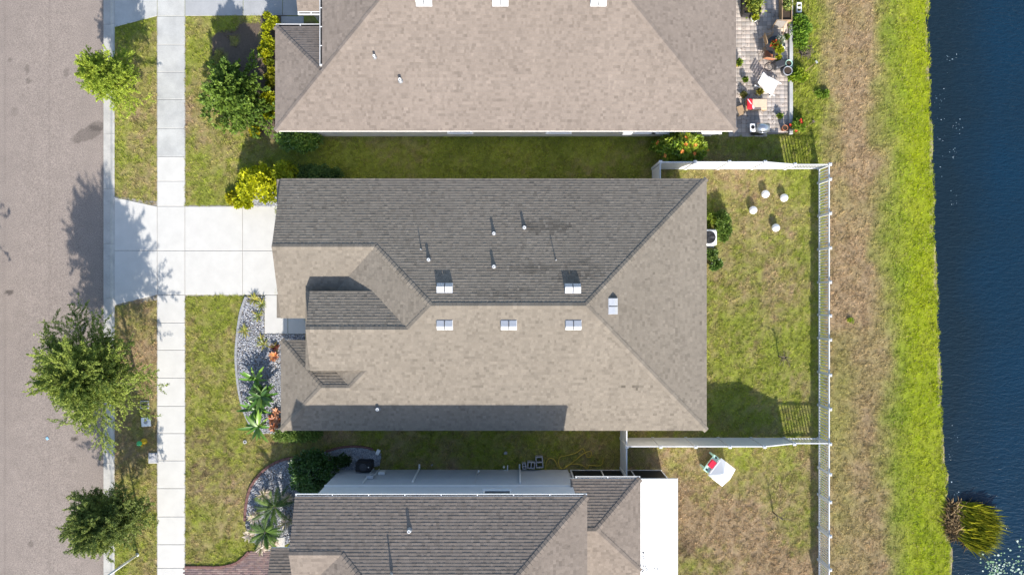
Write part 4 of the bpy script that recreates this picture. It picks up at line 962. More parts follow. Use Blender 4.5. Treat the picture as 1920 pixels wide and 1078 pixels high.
rosette('bird_of_paradise', 'tall dark leafy clump in the gravel bed', GB(492, 742, .8), 52, DARK + DARK + BIRD[2:], 2, .7, .65, 1.1, stem=.35, tilt=.2)
rosette('bird_of_paradise', 'long leaved green plant left of the orange bromeliads', GB(478, 768, .5), 26, BIRD + DARK, 3, .35, .65, 1.15, stem=.15)
rosette('bird_of_paradise', 'spidery lime green plant at the lower tip of the gravel bed', GB(488, 798, .8), 18, BIRDL + BIRD + DARK, 4, .25, .7, 1.2, stem=.9, tilt=.05)
BRO = [blade_mesh('leaf', .34, .05, .55, 'glossleaf', c, seg=4, seed=i) for i, c in enumerate([(.42, .11, .03), (.55, .22, .07), (.25, .05, .03), (.40, .20, .10)])]
BRD = [blade_mesh('leaf', .32, .05, .55, 'glossleaf', c, seg=4, seed=i) for i, c in enumerate([(.12, .03, .02), (.20, .06, .03), (.10, .08, .02)])]
BRP = [blade_mesh('leaf', .32, .05, .55, 'glossleaf', c, seg=4, seed=i) for i, c in enumerate([(.52, .25, .14), (.42, .18, .09), (.60, .36, .22)])]
rosette('bromeliad', 'dark red bromeliad nearest the front walk', GB(514, 650, .2), 22, BRD, 5, .12, .8, 1.1, group='bromeliads in the gravel bed')
rosette('bromeliad', 'bright orange bromeliad below the dark red one', GB(513, 668, .2), 26, BRO, 6, .12, .8, 1.15, group='bromeliads in the gravel bed')
for i, (px, py, lab) in enumerate([(516, 772, 'uppermost pinkish bromeliad of the group at the roof corner'), (510, 786, 'middle left pinkish bromeliad of the group at the roof corner'), (519, 788, 'pinkish bromeliad closest to the roof edge'), (512, 802, 'lowest pinkish bromeliad at the gravel tip')]):
    rosette('bromeliad', lab, GB(px, py, .2), 24, BRP + BRO[:1], 20 + i, .12, .7, 1.1, group='bromeliads in the gravel bed')
TUF = [blade_mesh('leaf', .42, .022, .6, 'glossleaf', c, seg=4, seed=i) for i, c in enumerate([(.24, .24, .04), (.14, .18, .03), (.34, .30, .06)])]
for i, (px, py, n_, lab) in enumerate([(476, 562, 30, 'grassy tuft at the corner of driveway and gravel'), (490, 570, 24, 'grassy tuft beside the front walk corner'), (484, 592, 24, 'yellowish grass tuft in the upper gravel bed'), (458, 620, 20, 'lone grass tuft at the grey edging'), (494, 645, 20, 'green tuft left of the dark red bromeliad'), (488, 636, 12, 'thin tuft just below the front walk')]):
    rosette('grass_tuft', lab, GB(px, py, .15), n_, TUF, 40 + i, .05, .7, 1.2, cat='grass tuft')
# sago palms and dry white-leaved plants by the bottom house
def frond_mesh(L, col, n=34, wd=.105, arch=.5, seed=0):
    rng = np.random.default_rng(seed); V = []; F = []; C = []; path = [Vector((L * u * (1 - .15 * u), 0, L * (.5 * u - arch * u * u))) for u in np.linspace(0, 1, 10)]
    for i in range(n):
        u = .08 + .92 * i / n; k = min(8, int(u * 9)); p = path[k].lerp(path[k + 1], u * 9 - k)
        for sd in (-1, 1):
            l = wd * 1.6 * math.sin(math.pi * (.1 + .85 * u)) + .03; d = Vector((.75, sd * .65, .05)); b = len(V); w_ = .011
            V += [tuple(p + Vector((-w_, 0, 0))), tuple(p + Vector((w_, 0, 0))), tuple(p + d * l + Vector((0, 0, -.25 * l)))]; F.append((b, b + 1, b + 2)); k_ = rng.uniform(.7, 1.3); C += [tuple(c * k_ for c in col)] * 3
    for i in range(9):
        b = len(V); a, c = path[i], path[i + 1]; V += [tuple(a + Vector((0, -.008, 0))), tuple(a + Vector((0, .008, 0))), tuple(c)]; F.append((b, b + 1, b + 2)); C += [tuple(x * 1.1 for x in col)] * 3
    me = bpy.data.meshes.new('frond'); me.from_pydata(V, [], F); me.materials.append(M['leaf']); at = me.attributes.new('col', 'FLOAT_COLOR', 'POINT'); at.data.foreach_set('color', np.array([(*c, 1) for c in C], dtype=np.float32).ravel()); return me
FR = [frond_mesh(1.15, c, seed=i) for i, c in enumerate([(.035, .075, .014), (.06, .12, .02), (.12, .19, .03)])]
FRL = [frond_mesh(.95, c, seed=i) for i, c in enumerate([(.05, .11, .016), (.10, .18, .025), (.03, .07, .013)])]
def palm(label, c, n, meshes, seed, th, smin=.9, smax=1.3):
    rng = random.Random(seed); t = thing('palm', (c[0], c[1], 0), label, 'palm'); m = MB(); m.tube([(0, 0, 0), (.02, 0, th * .5), (0, 0, th)], .09, 9, .07); m.build('trunk', M['trunk'], t, True, local=True)
    for i in range(n):
        o = bpy.data.objects.new('frond', rng.choice(meshes)); link(o, t); s = rng.uniform(smin, smax); o.scale = (s, s, s); o.location = (0, 0, th - .03); o.rotation_euler = (rng.gauss(0, .12), -rng.uniform(-.15, .5), i * 2.39996 + rng.gauss(0, .2))
palm('dark green palm in the gravel by the bottom house', GB(515, 950, .9), 30, FR, 3, .9)
palm('lighter green palm below the dark one in the gravel', GB(496, 998, .8), 28, FRL, 4, .75)
WH = [blade_mesh('leaf', .36, .03, .6, 'leaf', c, seg=4, seed=i) for i, c in enumerate([(.60, .50, .40), (.50, .44, .32), (.30, .30, .14), (.66, .56, .48)])]
for i, (px, py, n_, lab) in enumerate([(497, 926, 30, 'pale dry plant above the dark palm'), (478, 968, 26, 'pale dry plant at the red edging'), (538, 978, 40, 'pale flowering plant between palm and roof'), (470, 1000, 28, 'pale plant spilling over the lawn edge'), (492, 1024, 34, 'pale flowering plant above the brick driveway'), (512, 1022, 30, 'pale plant next to the porch roof'), (540, 935, 22, 'pale twiggy plant under the roof corner')]):
    rosette('variegated_plant', lab, GB(px, py, .3), n_ + 44, WH, 60 + i, .5, .6, 1.4, group='pale plants in the lower gravel bed')

# reed clump in the pond, blades bent by the wind
def reeds():
    rng = np.random.default_rng(44); c = P(1824, 984, WATER_Z + .3); t = thing('reed_clump', (c.x, c.y, WATER_Z), 'yellow green reed clump growing in the pond', 'reeds'); n = 2000
    a = rng.uniform(0, 2 * np.pi, n); r = np.sqrt(rng.random(n)) * (.75 + .5 * vnoise(np.cos(a) * 2, np.sin(a) * 2, .7, 3)); x = c.x - .15 + 1.12 * r * np.cos(a); y = c.y + 1.25 * r * np.sin(a)
    dead = (x < c.x - .72 + rng.normal(0, .12, n)) | (rng.random(n) < .12); Lh = rng.uniform(.5, 1.15, n); base = np.stack([x, y, np.full(n, WATER_Z + .0)], -1); az = rng.normal(-.42, .28, n); th = rng.uniform(.75, 1.30, n)
    az = np.where(dead, rng.uniform(0, 6.28, n), az); th = np.where(dead, rng.uniform(.7, 1.4, n), th); Lh = np.where(dead, Lh * .55, Lh)
    d = np.stack([np.cos(az) * np.sin(th), np.sin(az) * np.sin(th), np.cos(th)], -1); s = np.stack([-np.sin(az), np.cos(az), 0 * az], -1); wv = rng.uniform(.011, .021, n)[:, None]
    mid = base + d * (Lh * .6)[:, None]; tip = base + d * Lh[:, None] + np.stack([np.cos(az), np.sin(az), -np.ones(n) * .7], -1) * (Lh * .18)[:, None]
    V = np.stack([base - s * wv, base + s * wv, mid + s * wv, tip, mid - s * wv], 1).reshape(-1, 3)
    col = mixcol((.40, .46, .03), (.90, .84, .06), rng.random(n), rng); col = np.where(dead[:, None], mixcol((.22, .15, .08), (.48, .36, .20), rng.random(n), rng), col)
    np_obj('blades', V, np.arange(5 * n).reshape(-1, 5), M['reed'], t, col=np.repeat(col, 5, axis=0))
reeds()
# floating pads and froth near the bank, lily pads in the corner
def pads(name, label, spots, seed, smin, smax, cols, cat):
    rng = np.random.default_rng(seed); V = []; F = []; C = []
    for (cx, cy, rx, ry, n) in spots:
        for i in range(n):
            q = P(cx + rng.normal(0, rx), cy + rng.normal(0, ry), WATER_Z); r_ = rng.uniform(smin, smax) * (.5 + rng.random()); b = len(V); a0 = rng.random() * 6.28; c = np.array(cols[rng.integers(len(cols))]) * rng.uniform(.8, 1.1)
            if q.x < float(shore_x(q.y)) + .15: continue
            for k in range(8): V.append((q.x + r_ * math.cos(a0 + k * .76), q.y + r_ * .8 * math.sin(a0 + k * .76), WATER_Z + .006 + .001 * (i % 7)))
            C += [c] * 8; F.append(tuple(range(b, b + 8)))
    o = np_obj(name, np.array(V), np.array(F), M['paver'], None, col=np.array(C), off=None); tag(o, label, cat, kind='stuff')
pads('lily_pads', 'pale lily pads dotting the pond in the bottom right corner', [(1888, 1064, 26, 13, 120), (1905, 1040, 14, 14, 26), (1860, 1068, 8, 14, 40)], 2, .025, .060, [(.32, .42, .34), (.46, .54, .46), (.20, .32, .22), (.16, .26, .14)], 'lily pads')
pads('pond_scum', 'scattered white flecks floating on the pond near the bank', [(1781, 110, 6, 3, 10), (1780, 139, 2, 2, 2), (1760, 180, 7, 9, 14), (1764, 220, 3, 3, 3), (1796, 238, 5, 8, 10), (1790, 285, 4, 7, 9), (1762, 268, 6, 6, 6), (1772, 300, 10, 18, 9), (1788, 370, 5, 9, 7), (1785, 820, 8, 10, 9), (1782, 850, 6, 9, 6), (1795, 922, 4, 3, 3), (1865, 951, 3, 3, 5), (1830, 897, 4, 4, 4), (1777, 905, 5, 6, 6)], 3, .010, .030, [(.34, .42, .48), (.20, .28, .34), (.10, .16, .20)], 'pond flecks')

# dead saplings
def sapling(label, c, hh, seed, n=9):
    rng = random.Random(seed); t = thing('bare_sapling', (c[0], c[1], 0), label, 'sapling'); m = MB(); m.tube([(0, 0, 0), (.02, .01, hh * .5), (.05, .03, hh)], .04, 6, .016); m.build('trunk', M['trunk'], t, True, local=True); m = MB()
    for i in range(n):
        z = hh * rng.uniform(.35, .95); a = i * 2.4; l = rng.uniform(.25, .55); m.tube([(.02, .01, z), (.02 + l * .5 * math.cos(a), l * .5 * math.sin(a), z + .12), (l * math.cos(a), l * math.sin(a), z + rng.uniform(.05, .3))], .020, 4, .008)
    m.build('twig', M['trunk'], t, True, local=True)
sapling('bare twiggy sapling in the middle back yard', GB(1460, 668, 0), 1.0, 3, 13); sapling('thin dark sapling in the dry lower right yard', GB(1449, 960, 0), 1.2, 5, 4)

# ------------------------------------------------------------------ gravel beds
def gravel(name, label, poly, n, cols, seed, smin=.018, smax=.045):
    rng = np.random.default_rng(seed); xs_ = [p[0] for p in poly]; ys_ = [p[1] for p in poly]; x = rng.uniform(min(xs_), max(xs_), n); y = rng.uniform(min(ys_), max(ys_), n); k = inpoly(x, y, poly); x = x[k]; y = y[k]; n = len(x)
    base = np.array([(1, 0, 0), (0, 1, 0), (-1, 0, 0), (0, -1, 0), (0, 0, 1), (0, 0, -1)]); f = np.array([(0, 1, 4), (1, 2, 4), (2, 3, 4), (3, 0, 4), (1, 0, 5), (2, 1, 5), (3, 2, 5), (0, 3, 5)])
    s = rng.uniform(smin, smax, (n, 1, 3)) * np.array([1.2, 1, .7]); V = base[None] * s + rng.normal(0, .004, (n, 6, 3)); a = rng.uniform(0, 6.28, n); ca, sa = np.cos(a)[:, None], np.sin(a)[:, None]
    V = np.stack([V[..., 0] * ca - V[..., 1] * sa + x[:, None], V[..., 0] * sa + V[..., 1] * ca + y[:, None], V[..., 2] + .03 + rng.uniform(0, .02, n)[:, None]], -1).reshape(-1, 3)
    F = (f[None] + (np.arange(n) * 6)[:, None, None]).reshape(-1, 3); c = np.array(cols)[rng.integers(len(cols), size=n)] * rng.uniform(.75, 1.2, (n, 1))
    o = np_obj(name, V, F, M['gravel'], None, col=np.repeat(c, 6, axis=0)); tag(o, label, 'gravel', kind='stuff')
    return o
GC = [(.38, .40, .44), (.54, .55, .57), (.28, .30, .34), (.42, .42, .42), (.22, .23, .27)]
gravel('gravel', 'grey and white gravel of the front bed of the middle house', BED, 16000, GC, 1)
gravel('gravel', 'pale gravel under the yellow croton by the driveway', BED_N, 4200, GC, 2)
gravel('gravel', 'white and blue grey gravel bed at the bottom house', BED3, 16000, GC, 3)
gravel('gravel', 'shaded gravel strip beside the bottom house wall', BED3B, 6500, GC, 4)
m = MB()
for poly in (BED, BED_N, BED3, BED3B): m.prism(poly, -.05, .012)
tag(m.build('gravel_soil', M['sand']), 'soil under the gravel beds', 'ground', kind='structure')
def edging(label, pts, w_, hh, mat, step=.30):
    pts = [Vector((*G(*p), 0)) for p in pts]; c = pts[len(pts) // 2]; t = thing('garden_edging', c, label, 'edging')
    seg = []                                                  # evenly spaced blocks along a smoothed line
    P_ = [pts[0]] + pts + [pts[-1]]; dense = []
    for i in range(1, len(P_) - 2):
        for u in np.linspace(0, 1, 24, endpoint=False):
            a, b, c_, d = P_[i - 1], P_[i], P_[i + 1], P_[i + 2]; dense.append(.5 * ((2 * b) + (c_ - a) * u + (2 * a - 5 * b + 4 * c_ - d) * u * u + (3 * b - a - 3 * c_ + d) * u ** 3))
    acc = 0; last = dense[0]
    for q in dense[1:]:
        if (q - last).length >= step:
            dd = q - last; m = MB(); m.bbox(tuple((last + q) / 2 + Vector((0, 0, hh / 2))), (dd.length - .006, w_, hh), .012, math.atan2(dd.y, dd.x)); m.build('block', mat, t); last = q
edging('pale grey curved concrete edging of the front gravel bed', [(462, 556), (452, 585), (446, 625), (443, 670), (447, 720), (455, 760), (467, 790), (482, 812)], .13, .10, M['edge_grey'])
edging('dark curved edging around the yellow croton bed', [(437, 387), (440, 374), (448, 362), (462, 352)], .10, .08, M['edge_red'])
edging('dark red curved edging of the lower gravel bed', [(622, 858), (590, 858), (560, 857), (535, 860), (510, 870), (488, 888), (470, 914), (462, 945), (459, 985)], .14, .10, M['edge_red'])
edging('dark edging between lower lawn and brick driveway', [(347, 1062), (380, 1062), (412, 1062), (440, 1056), (456, 1045), (468, 1032)], .14, .08, M['edge_red'])
edging('dark edging of the shaded gravel strip', [(612, 846), (640, 838), (680, 837), (708, 845)], .12, .09, M['edge_red'])

# ------------------------------------------------------------------ small things in the yards
for i, (px, py, lab) in enumerate([(1435, 364, 'white garden globe, topmost of the four'), (1470, 371, 'white garden globe, rightmost of the four'), (1412, 394, 'white garden globe, leftmost of the four'), (1454.5, 427, 'white garden globe, lowest of the four')]):
    q = P(px, py, .23); t = thing('garden_globe', (q.x, q.y, 0), lab, 'globe', group='white globes on the back lawn')
    m = MB(); m.lathe([(.001, .02)] + [(.215 * math.sin(a), .235 - .215 * math.cos(a)) for a in np.linspace(.18, math.pi - .05, 14)], n=24); m.build('sphere', M['ball'], t, True, local=True)
    m = MB(); m.lathe([(.09, 0), (.09, .03), (.06, .05)], n=16); m.build('foot', M['white'], t, True, local=True)
# air conditioner
t = thing('air_conditioner', (10.62, 2.70, 0), 'beige air conditioner with round black fan at the right eave', 'air conditioner')
m = MB(); m.bbox((0, 0, .43), (.86, .86, .72), .06); m.build('cabinet', M['white'], t, local=True)
m = MB(); m.bbox((0, 0, .035), (1.0, 1.0, .07), .01); m.build('pad', M['conc_old'], t, local=True)
m = MB(); m.lathe([(.345, .785), (.345, .80), (.0, .80)], n=28); g_ = m.build('fan_well', M['black'], t, local=True)
m = MB()
for k in range(3): m.cbox((.15 * math.cos(k * 2.1), .15 * math.sin(k * 2.1), .81), (.28, .13, .012), k * 2.1, .3)
m.lathe([(.06, .80), (.06, .84), (.0, .845)], n=14); m.build('fan', M['dgrey'], g_, local=True)
m = MB()
for k in range(9):
    rr_ = .05 + .035 * k; m.tube([(rr_ * math.cos(a), rr_ * math.sin(a), .845) for a in np.linspace(0, 6.283, 25)], .004, 4)
for k in range(8): m.tube([(0, 0, .85), (.36 * math.cos(k * .785), .36 * math.sin(k * .785), .80)], .005, 4)
m.build('grille', M['dgrey'], g_, local=True)
# playhouse
q = P(1347, 880, .9); t = thing('playhouse', (q.x, q.y, 0), 'small white roofed toy playhouse with mint counter and red window', 'playhouse', rotz=R(-38))
m = MB(); m.bbox((.12, 0, .5), (.85, .95, 1.0), .03); m.build('wall', M['alum'], t, local=True)
m = MB(); X0, X1, Y0, Y1, Z0, Z1 = -.28, .68, -.58, .58, .98, 1.28
m.add([(X0, Y0, Z0), (X1, Y0, Z0), (X1, Y1, Z0), (X0, Y1, Z0), (.2, 0, Z1), ((X0 + .2) / 2, Y0, Z0 + .10), ((X0 + .2) / 2, Y1, Z0 + .10), (X1 + .06, 0, Z0 + .08), (X0, Y0, Z0 - .06), (X1, Y0, Z0 - .06), (X1, Y1, Z0 - .06), (X0, Y1, Z0 - .06)],
      [(0, 5, 4), (5, 1, 4), (1, 7, 4), (7, 2, 4), (2, 6, 4), (6, 3, 4), (3, 0, 4), (8, 9, 1, 5, 0), (9, 10, 2, 7, 1), (10, 11, 3, 6, 2), (11, 8, 0, 3), (8, 11, 10, 9)])
m.build('roof', M['alum'], t, local=True)
m = MB(); m.bbox((-.46, 0, .80), (.34, 1.02, .09), .02); m.bbox((-.46, -.42, .4), (.28, .1, .76), .015); m.bbox((-.46, .42, .4), (.28, .1, .76), .015); ct = m.build('counter', M['mint'], t, local=True)
m = MB(); m.bbox((-.47, .03, .91), (.30, .42, .16), .03); m.build('grill_box', M['redp'], ct, local=True)
m = MB(); m.bbox((-.30, .03, .90), (.05, .44, .12), .01); m.bbox((-.47, .42, .86), (.10, .10, .04), .01); m.bbox((-.47, -.40, .86), (.10, .10, .04), .01); m.build('knob', M['black'], ct, local=True)
# utility covers by the sidewalk
def cover(name, label, px, py, sx, sy, mat, lid, rz=0.0, hole=True):
    q = P(px, py, .06); t = thing(name, (q.x, q.y, 0), label, 'utility box', rz); m = MB(); m.bbox((0, 0, .04), (sx, sy, .08), .025); m.build('frame', mat, t, local=True)
    if hole == 'square': m = MB(); m.bbox((0, 0, .083), (sx * .76, sy * .76, .02), .008); m.build('lid', lid, t, local=True)
    else:
        m = MB(); m.lathe([(.105, .075), (.105, .092), (.085, .096), (0, .096)], n=20); l = m.build('lid', lid, t, True, local=True)
        m = MB(); m.lathe([(.03, .09), (.03, .099), (0, .099)], (sx * .30, sy * .34, 0), 12); m.build('port', M['black'], t, local=True)
cover('utility_box', 'dark lidded utility box beneath the large street tree', 271, 758.5, .48, .44, M['cover'], M['dark'], hole='square')
cover('utility_box', 'white utility cover between dark box and hydrant', 273.5, 791, .52, .50, M['alum'], M['cover'], R(4))
cover('utility_box', 'pale square water meter cover touching the sidewalk', 286.5, 858.5, .50, .58, M['block'], M['cover'])
# hydrant
q = P(271, 827, 0); t = thing('fire_hydrant', (q.x, q.y, 0), 'small yellow hydrant with green cap on the shaded verge', 'hydrant')
m = MB(); m.lathe([(.17, 0), (.17, .05), (.11, .06), (.10, .40), (.13, .42), (.13, .46)], n=18); m.build('barrel', M['yellow'], t, True, local=True)
m = MB(); m.lathe([(.14, .46), (.14, .49), (.12, .55), (.07, .60), (.03, .62), (.03, .66), (0, .66)], n=18); m.build('bonnet', M['green'], t, True, local=True)
m = MB()
for a in (0.3, 0.3 + math.pi, 0.3 - math.pi / 2): m.tube([(.09 * math.cos(a), .09 * math.sin(a), .34), (.20 * math.cos(a), .20 * math.sin(a), .34)], .055, 10)
m.build('outlet', M['yellow'], t, True, local=True)
# white post at the kerb
q = P(258, 1039, 0); t = thing('post', (q.x, q.y, 0), 'thin white round post standing at the kerb in the lower left', 'post')
m = MB(); m.tube([(0, 0, 0), (0, 0, 2.6)], .065, 12, .055); m.build('pole', M['pvc'], t, True, local=True)
m = MB(); m.lathe([(.10, 0), (.10, .05), (.07, .08)], n=14); m.build('collar', M['vent'], t, True, local=True); m = MB(); m.lathe([(.06, 2.6), (.075, 2.61), (.05, 2.66), (0, 2.67)], n=14); m.build('cap', M['pvc'], t, True, local=True)
# landscape light, hose, blocks, unit in the shaded side yard
q = P(709, 847, .3); t = thing('stake_light', (q.x, q.y, 0), 'small white stake light at the end of the gravel strip', 'garden light'); m = MB(); m.tube([(0, 0, 0), (0, 0, .3)], .015, 6); m.build('stake', M['dgrey'], t, local=True); m = MB(); m.bbox((0, 0, .34), (.20, .30, .10), .02, R(-25)); m.build('head', M['pvc'], t, local=True)
q = P(684, 872, .4); t = thing('condenser_unit', (q.x, q.y, 0), 'black condenser unit in the shade by the bottom house', 'condenser'); m = MB(); m.bbox((0, 0, .4), (.85, .5, .78), .05); m.build('cabinet', M['black'], t, local=True); m = MB(); m.lathe([(.20, .79), (.20, .81), (0, .82)], n=20); m.build('fan_grille', M['dgrey'], t, local=True); m = MB(); m.tube([(.3, .0, .8), (.3, .02, .86)], .03, 8); m.build('valve', M['pvc'], t, local=True)
def cblock(label, px, py, rz, sx=.40, sy=.62):
    q = P(px, py, .3); t = thing('cinder_block', (q.x, q.y, 0), label, 'concrete block', rz); m = MB(); hh = .30; w_ = .055
    for y in (-sy / 2 + w_ / 2, 0, sy / 2 - w_ / 2): m.box(-sx / 2 + w_, y - w_ / 2, 0, sx / 2 - w_, y + w_ / 2, hh)
    for x in (-sx / 2, sx / 2 - w_): m.box(x, -sy / 2, 0, x + w_, sy / 2, hh + .002)
    m.build('shell', M['block'], t, local=True)
cblock('hollow concrete block standing nearest the yellow hose', 1011.5, 866.5, R(4)); cblock('hollow concrete block lying left of the upright one', 996, 872, R(86), .38, .42); cblock('small hollow block at the left end of the row', 983, 874, R(5), .22, .34)
def hose(label, pts, r_, mat):
    pts = [Vector((*G(*p), r_ + .05)) for p in pts]; P_ = [pts[0]] + pts + [pts[-1]]; dense = []
    for i in range(1, len(P_) - 2):
        for u in np.linspace(0, 1, 8, endpoint=False):
            a, b, c_, d = P_[i - 1], P_[i], P_[i + 1], P_[i + 2]; dense.append(.5 * ((2 * b) + (c_ - a) * u + (2 * a - 5 * b + 4 * c_ - d) * u * u + (3 * b - a - 3 * c_ + d) * u ** 3))
    m = MB(); m.tube(dense, r_, 6); o = m.build('garden_hose', mat, None, True, base=tuple(pts[0] * 1)); tag(o, label, 'hose')
hose('yellow garden hose looped on the shaded grass', [(1023, 880), (1024, 866), (1031, 858), (1040, 862), (1046, 874), (1054, 878), (1064, 872), (1078, 862), (1096, 848), (1108, 846), (1107, 855), (1101, 856), (1097, 848), (1092, 840), (1080, 848), (1062, 853), (1050, 856), (1047, 868), (1055, 878), (1072, 869), (1090, 871), (1101, 878), (1104, 872), (1118, 872), (1128, 870), (1131, 856)], .024, M['hose'])
hose('thin green hose lying near the fence return', [(1140, 838), (1150, 848), (1152, 862), (1146, 874), (1140, 880)], .014, M['stem'])
for i, (px, py, r_, lab) in enumerate([(948, 849, .10, 'pale stone in the middle of the shaded strip'), (810, 871, .06, 'small pale stone by the bottom wall')]):
    q = P(px, py, 0); m = MB(); rg = random.Random(i); m.lathe([(r_ * .7, 0), (r_, .03), (r_ * .8, .07), (r_ * .3, .09), (0, .09)], n=7); v = [(a * rg.uniform(.8, 1.2), b * rg.uniform(.7, 1.1), c) for a, b, c in m.v]; m.v = [(a + q.x, b + q.y, c) for a, b, c in v]; o = m.build('stone', M['block'], None, base=(q.x, q.y, 0)); tag(o, lab, 'stone')
q = P(896, 884, 0); t = thing('shepherd_lamp', (q.x, q.y + .12, 0), 'thin pole with a white tip leaning at the bottom wall', 'pole'); m = MB(); m.tube([(0, 0, 0), (.0, 0, .9), (.05, .12, 1.05)], .018, 6); m.build('pole', M['vent'], t, True, local=True); m = MB(); m.tube([(.05, .12, 1.05), (.12, .28, 1.12)], .035, 8, .05); m.build('tip', M['pvc'], t, True, local=True)
q = P(949, 876, 0); t = thing('hose_reel', (q.x, q.y, 0), 'small white hose bracket at the foot of the bottom wall', 'hose bracket'); m = MB(); m.bbox((.08, 0, .12), (.06, .28, .24), .01); m.bbox((-.02, -.12, .12), (.2, .06, .06), .01); m.build('bracket', M['pvc'], t, local=True); m = MB(); m.lathe([(.05, 0), (.06, .1), (.05, .2)], (-.12, .06, 0), 10); m.build('bucket', M['alum'], t, local=True)

# ------------------------------------------------------------------ patio furniture of the top house
def pot(label, px, py, r_, hh, mat, plant=None, seed=0, pr=None, ph=.35, ls=.13):
    q = P(px, py, hh); t = thing('plant_pot', (q.x, q.y, .03), label, 'plant pot'); m = MB(); m.lathe([(r_ * .72, 0), (r_ * .95, hh * .85), (r_ * 1.05, hh * .86), (r_ * 1.05, hh), (r_ * .9, hh), (r_ * .88, hh - .04)], n=22); m.build('pot', mat, t, True, local=True)
    m = MB(); m.lathe([(r_ * .88, hh - .05), (r_ * .88, hh - .04), (0, hh - .035)], n=18); m.build('soil', M['soil'], t, local=True)
    if plant:
        rng = np.random.default_rng(seed); n = 320; d = rng.normal(0, 1, (n, 3)); d[:, 2] = np.abs(d[:, 2]); d /= np.linalg.norm(d, axis=1, keepdims=True); pr = pr or r_
        pp = np.stack([q.x + d[:, 0] * pr * .8 * rng.random(n), q.y + d[:, 1] * pr * .8 * rng.random(n), .03 + hh - .03 + d[:, 2] * ph * rng.random(n)], -1)
        V, F, C = leaves(pp, d, ls * rng.uniform(.6, 1.3, n), ls * .3, mixcol(plant[0], plant[1], rng.random(n), rng), rng); np_obj('plant', V, F, M['leaf'], t, col=C)
GRN = ((.06, .13, .02), (.24, .32, .04)); YGR = ((.20, .26, .02), (.46, .46, .03))
q = P(1411, 9, .5); t = thing('planter', (q.x, q.y, .03), 'black rectangular planter full of leafy plants at the top edge', 'planter')
m = MB(); m.bbox((0, 0, .06), (.95, 1.0, .12), .02)
for (x, y, a, b) in ((-.45, 0, .05, 1.0), (.45, 0, .05, 1.0), (0, -.475, .85, .05), (0, .475, .85, .05)): m.box(x - a / 2, y - b / 2, .12, x + a / 2, y + b / 2, .5)
m.build('box', M['black'], t, local=True); m = MB(); m.box(-.42, -.45, .3, .42, .45, .42); m.build('soil', M['soil'], t, local=True)
rng = np.random.default_rng(9); n = 900; pp = np.stack([q.x + .08 + rng.normal(0, .2, n), q.y + rng.normal(.02, .24, n), .45 + np.abs(rng.normal(0, .2, n))], -1); V, F, C = leaves(pp, rng.normal(0, 1, (n, 3)) + np.array([0, 0, .5]), .14 * rng.uniform(.6, 1.3, n), .04, mixcol((.08, .14, .02), (.34, .36, .05), rng.random(n), rng), rng); np_obj('plant', V, F, M['leaf'], t, col=C)
pot('cream round pot with a yellow green plant near the planter', 1415, 34, .20, .38, M['alum'], YGR, 3, ph=.2); pot('cream round pot cut by the top edge of the picture', 1424, -3, .22, .4, M['alum'], GRN, 4, ph=.1)
pot('pot with green plant peeking out from under the eave', 1385, 118, .17, .35, M['yellow'], GRN, 5, ph=.25); pot('green glazed pot with plant below the white lounger', 1424, 173, .17, .32, M['cover'], ((.12, .12, .02), (.32, .28, .04)), 6, ph=.25)
pot('large grey round pot with dark soil at the patio border', 1477, 133, .24, .45, M['cover'], None, 7); pot('pale pot behind the large grey one', 1479, 119, .18, .40, M['mint'], None, 8)
pot('terracotta pot in the lower right patio corner', 1472, 240, .15, .34, M['terra'], None, 9)
pot('small terracotta pot on the open paving near the border kerb', 1462, 218, .11, .20, M['terra'], GRN, 31, ph=.12)
pot('small dark pot above the lounger by the eave', 1397, 150, .10, .20, M['black'], GRN, 32, ph=.15)
pot('low brown pot between lounger and chaise by the eave', 1394, 178, .13, .22, M['terra'], ((.10, .12, .03), (.26, .24, .08)), 33, ph=.15)
pot('small pale pot right of the dark sling chair', 1474, 70, .11, .24, M['cover'], GRN, 34, ph=.18)
pot('yellow leaved plant pot at the foot of the flower table', 1458, 109, .13, .25, M['black'], YGR, 35, ph=.25)
rngp = np.random.default_rng(77); npl = 260; lx = np.concatenate([rngp.uniform(1388, 1478, npl - 110), rngp.normal(1395, 7, 60), rngp.normal(1448, 10, 50)]); ly = np.concatenate([rngp.uniform(10, 245, npl - 110), rngp.normal(165, 16, 60), rngp.normal(222, 14, 50)])
pl = np.stack([(lx - 960) / 34.0, (539 - ly) / 34.0, np.full(npl, .034)], -1); dl = rngp.normal(0, 1, (npl, 3)); dl[:, 2] = .04
V, F, C = leaves(pl, dl, .07 * rngp.uniform(.5, 1.4, npl), .022, mixcol((.10, .07, .05), (.28, .20, .12), rngp.random(npl), rngp), rngp, 6); o = np_obj('fallen_leaves', V, F, M['leaf'], None, col=C); tag(o, 'dry fallen leaves strewn over the patio paving', 'leaves', kind='stuff')
q = P(1482, 239, .25); m = MB(); m.bbox((q.x, q.y, .20), (.30, .36, .36), .03); m.bbox((q.x, q.y, .385), (.22, .28, .02), .005); o = m.build('storage_crate', M['black'], None, base=(q.x, q.y, .02)); tag(o, 'small black crate beside the terracotta pot', 'crate')
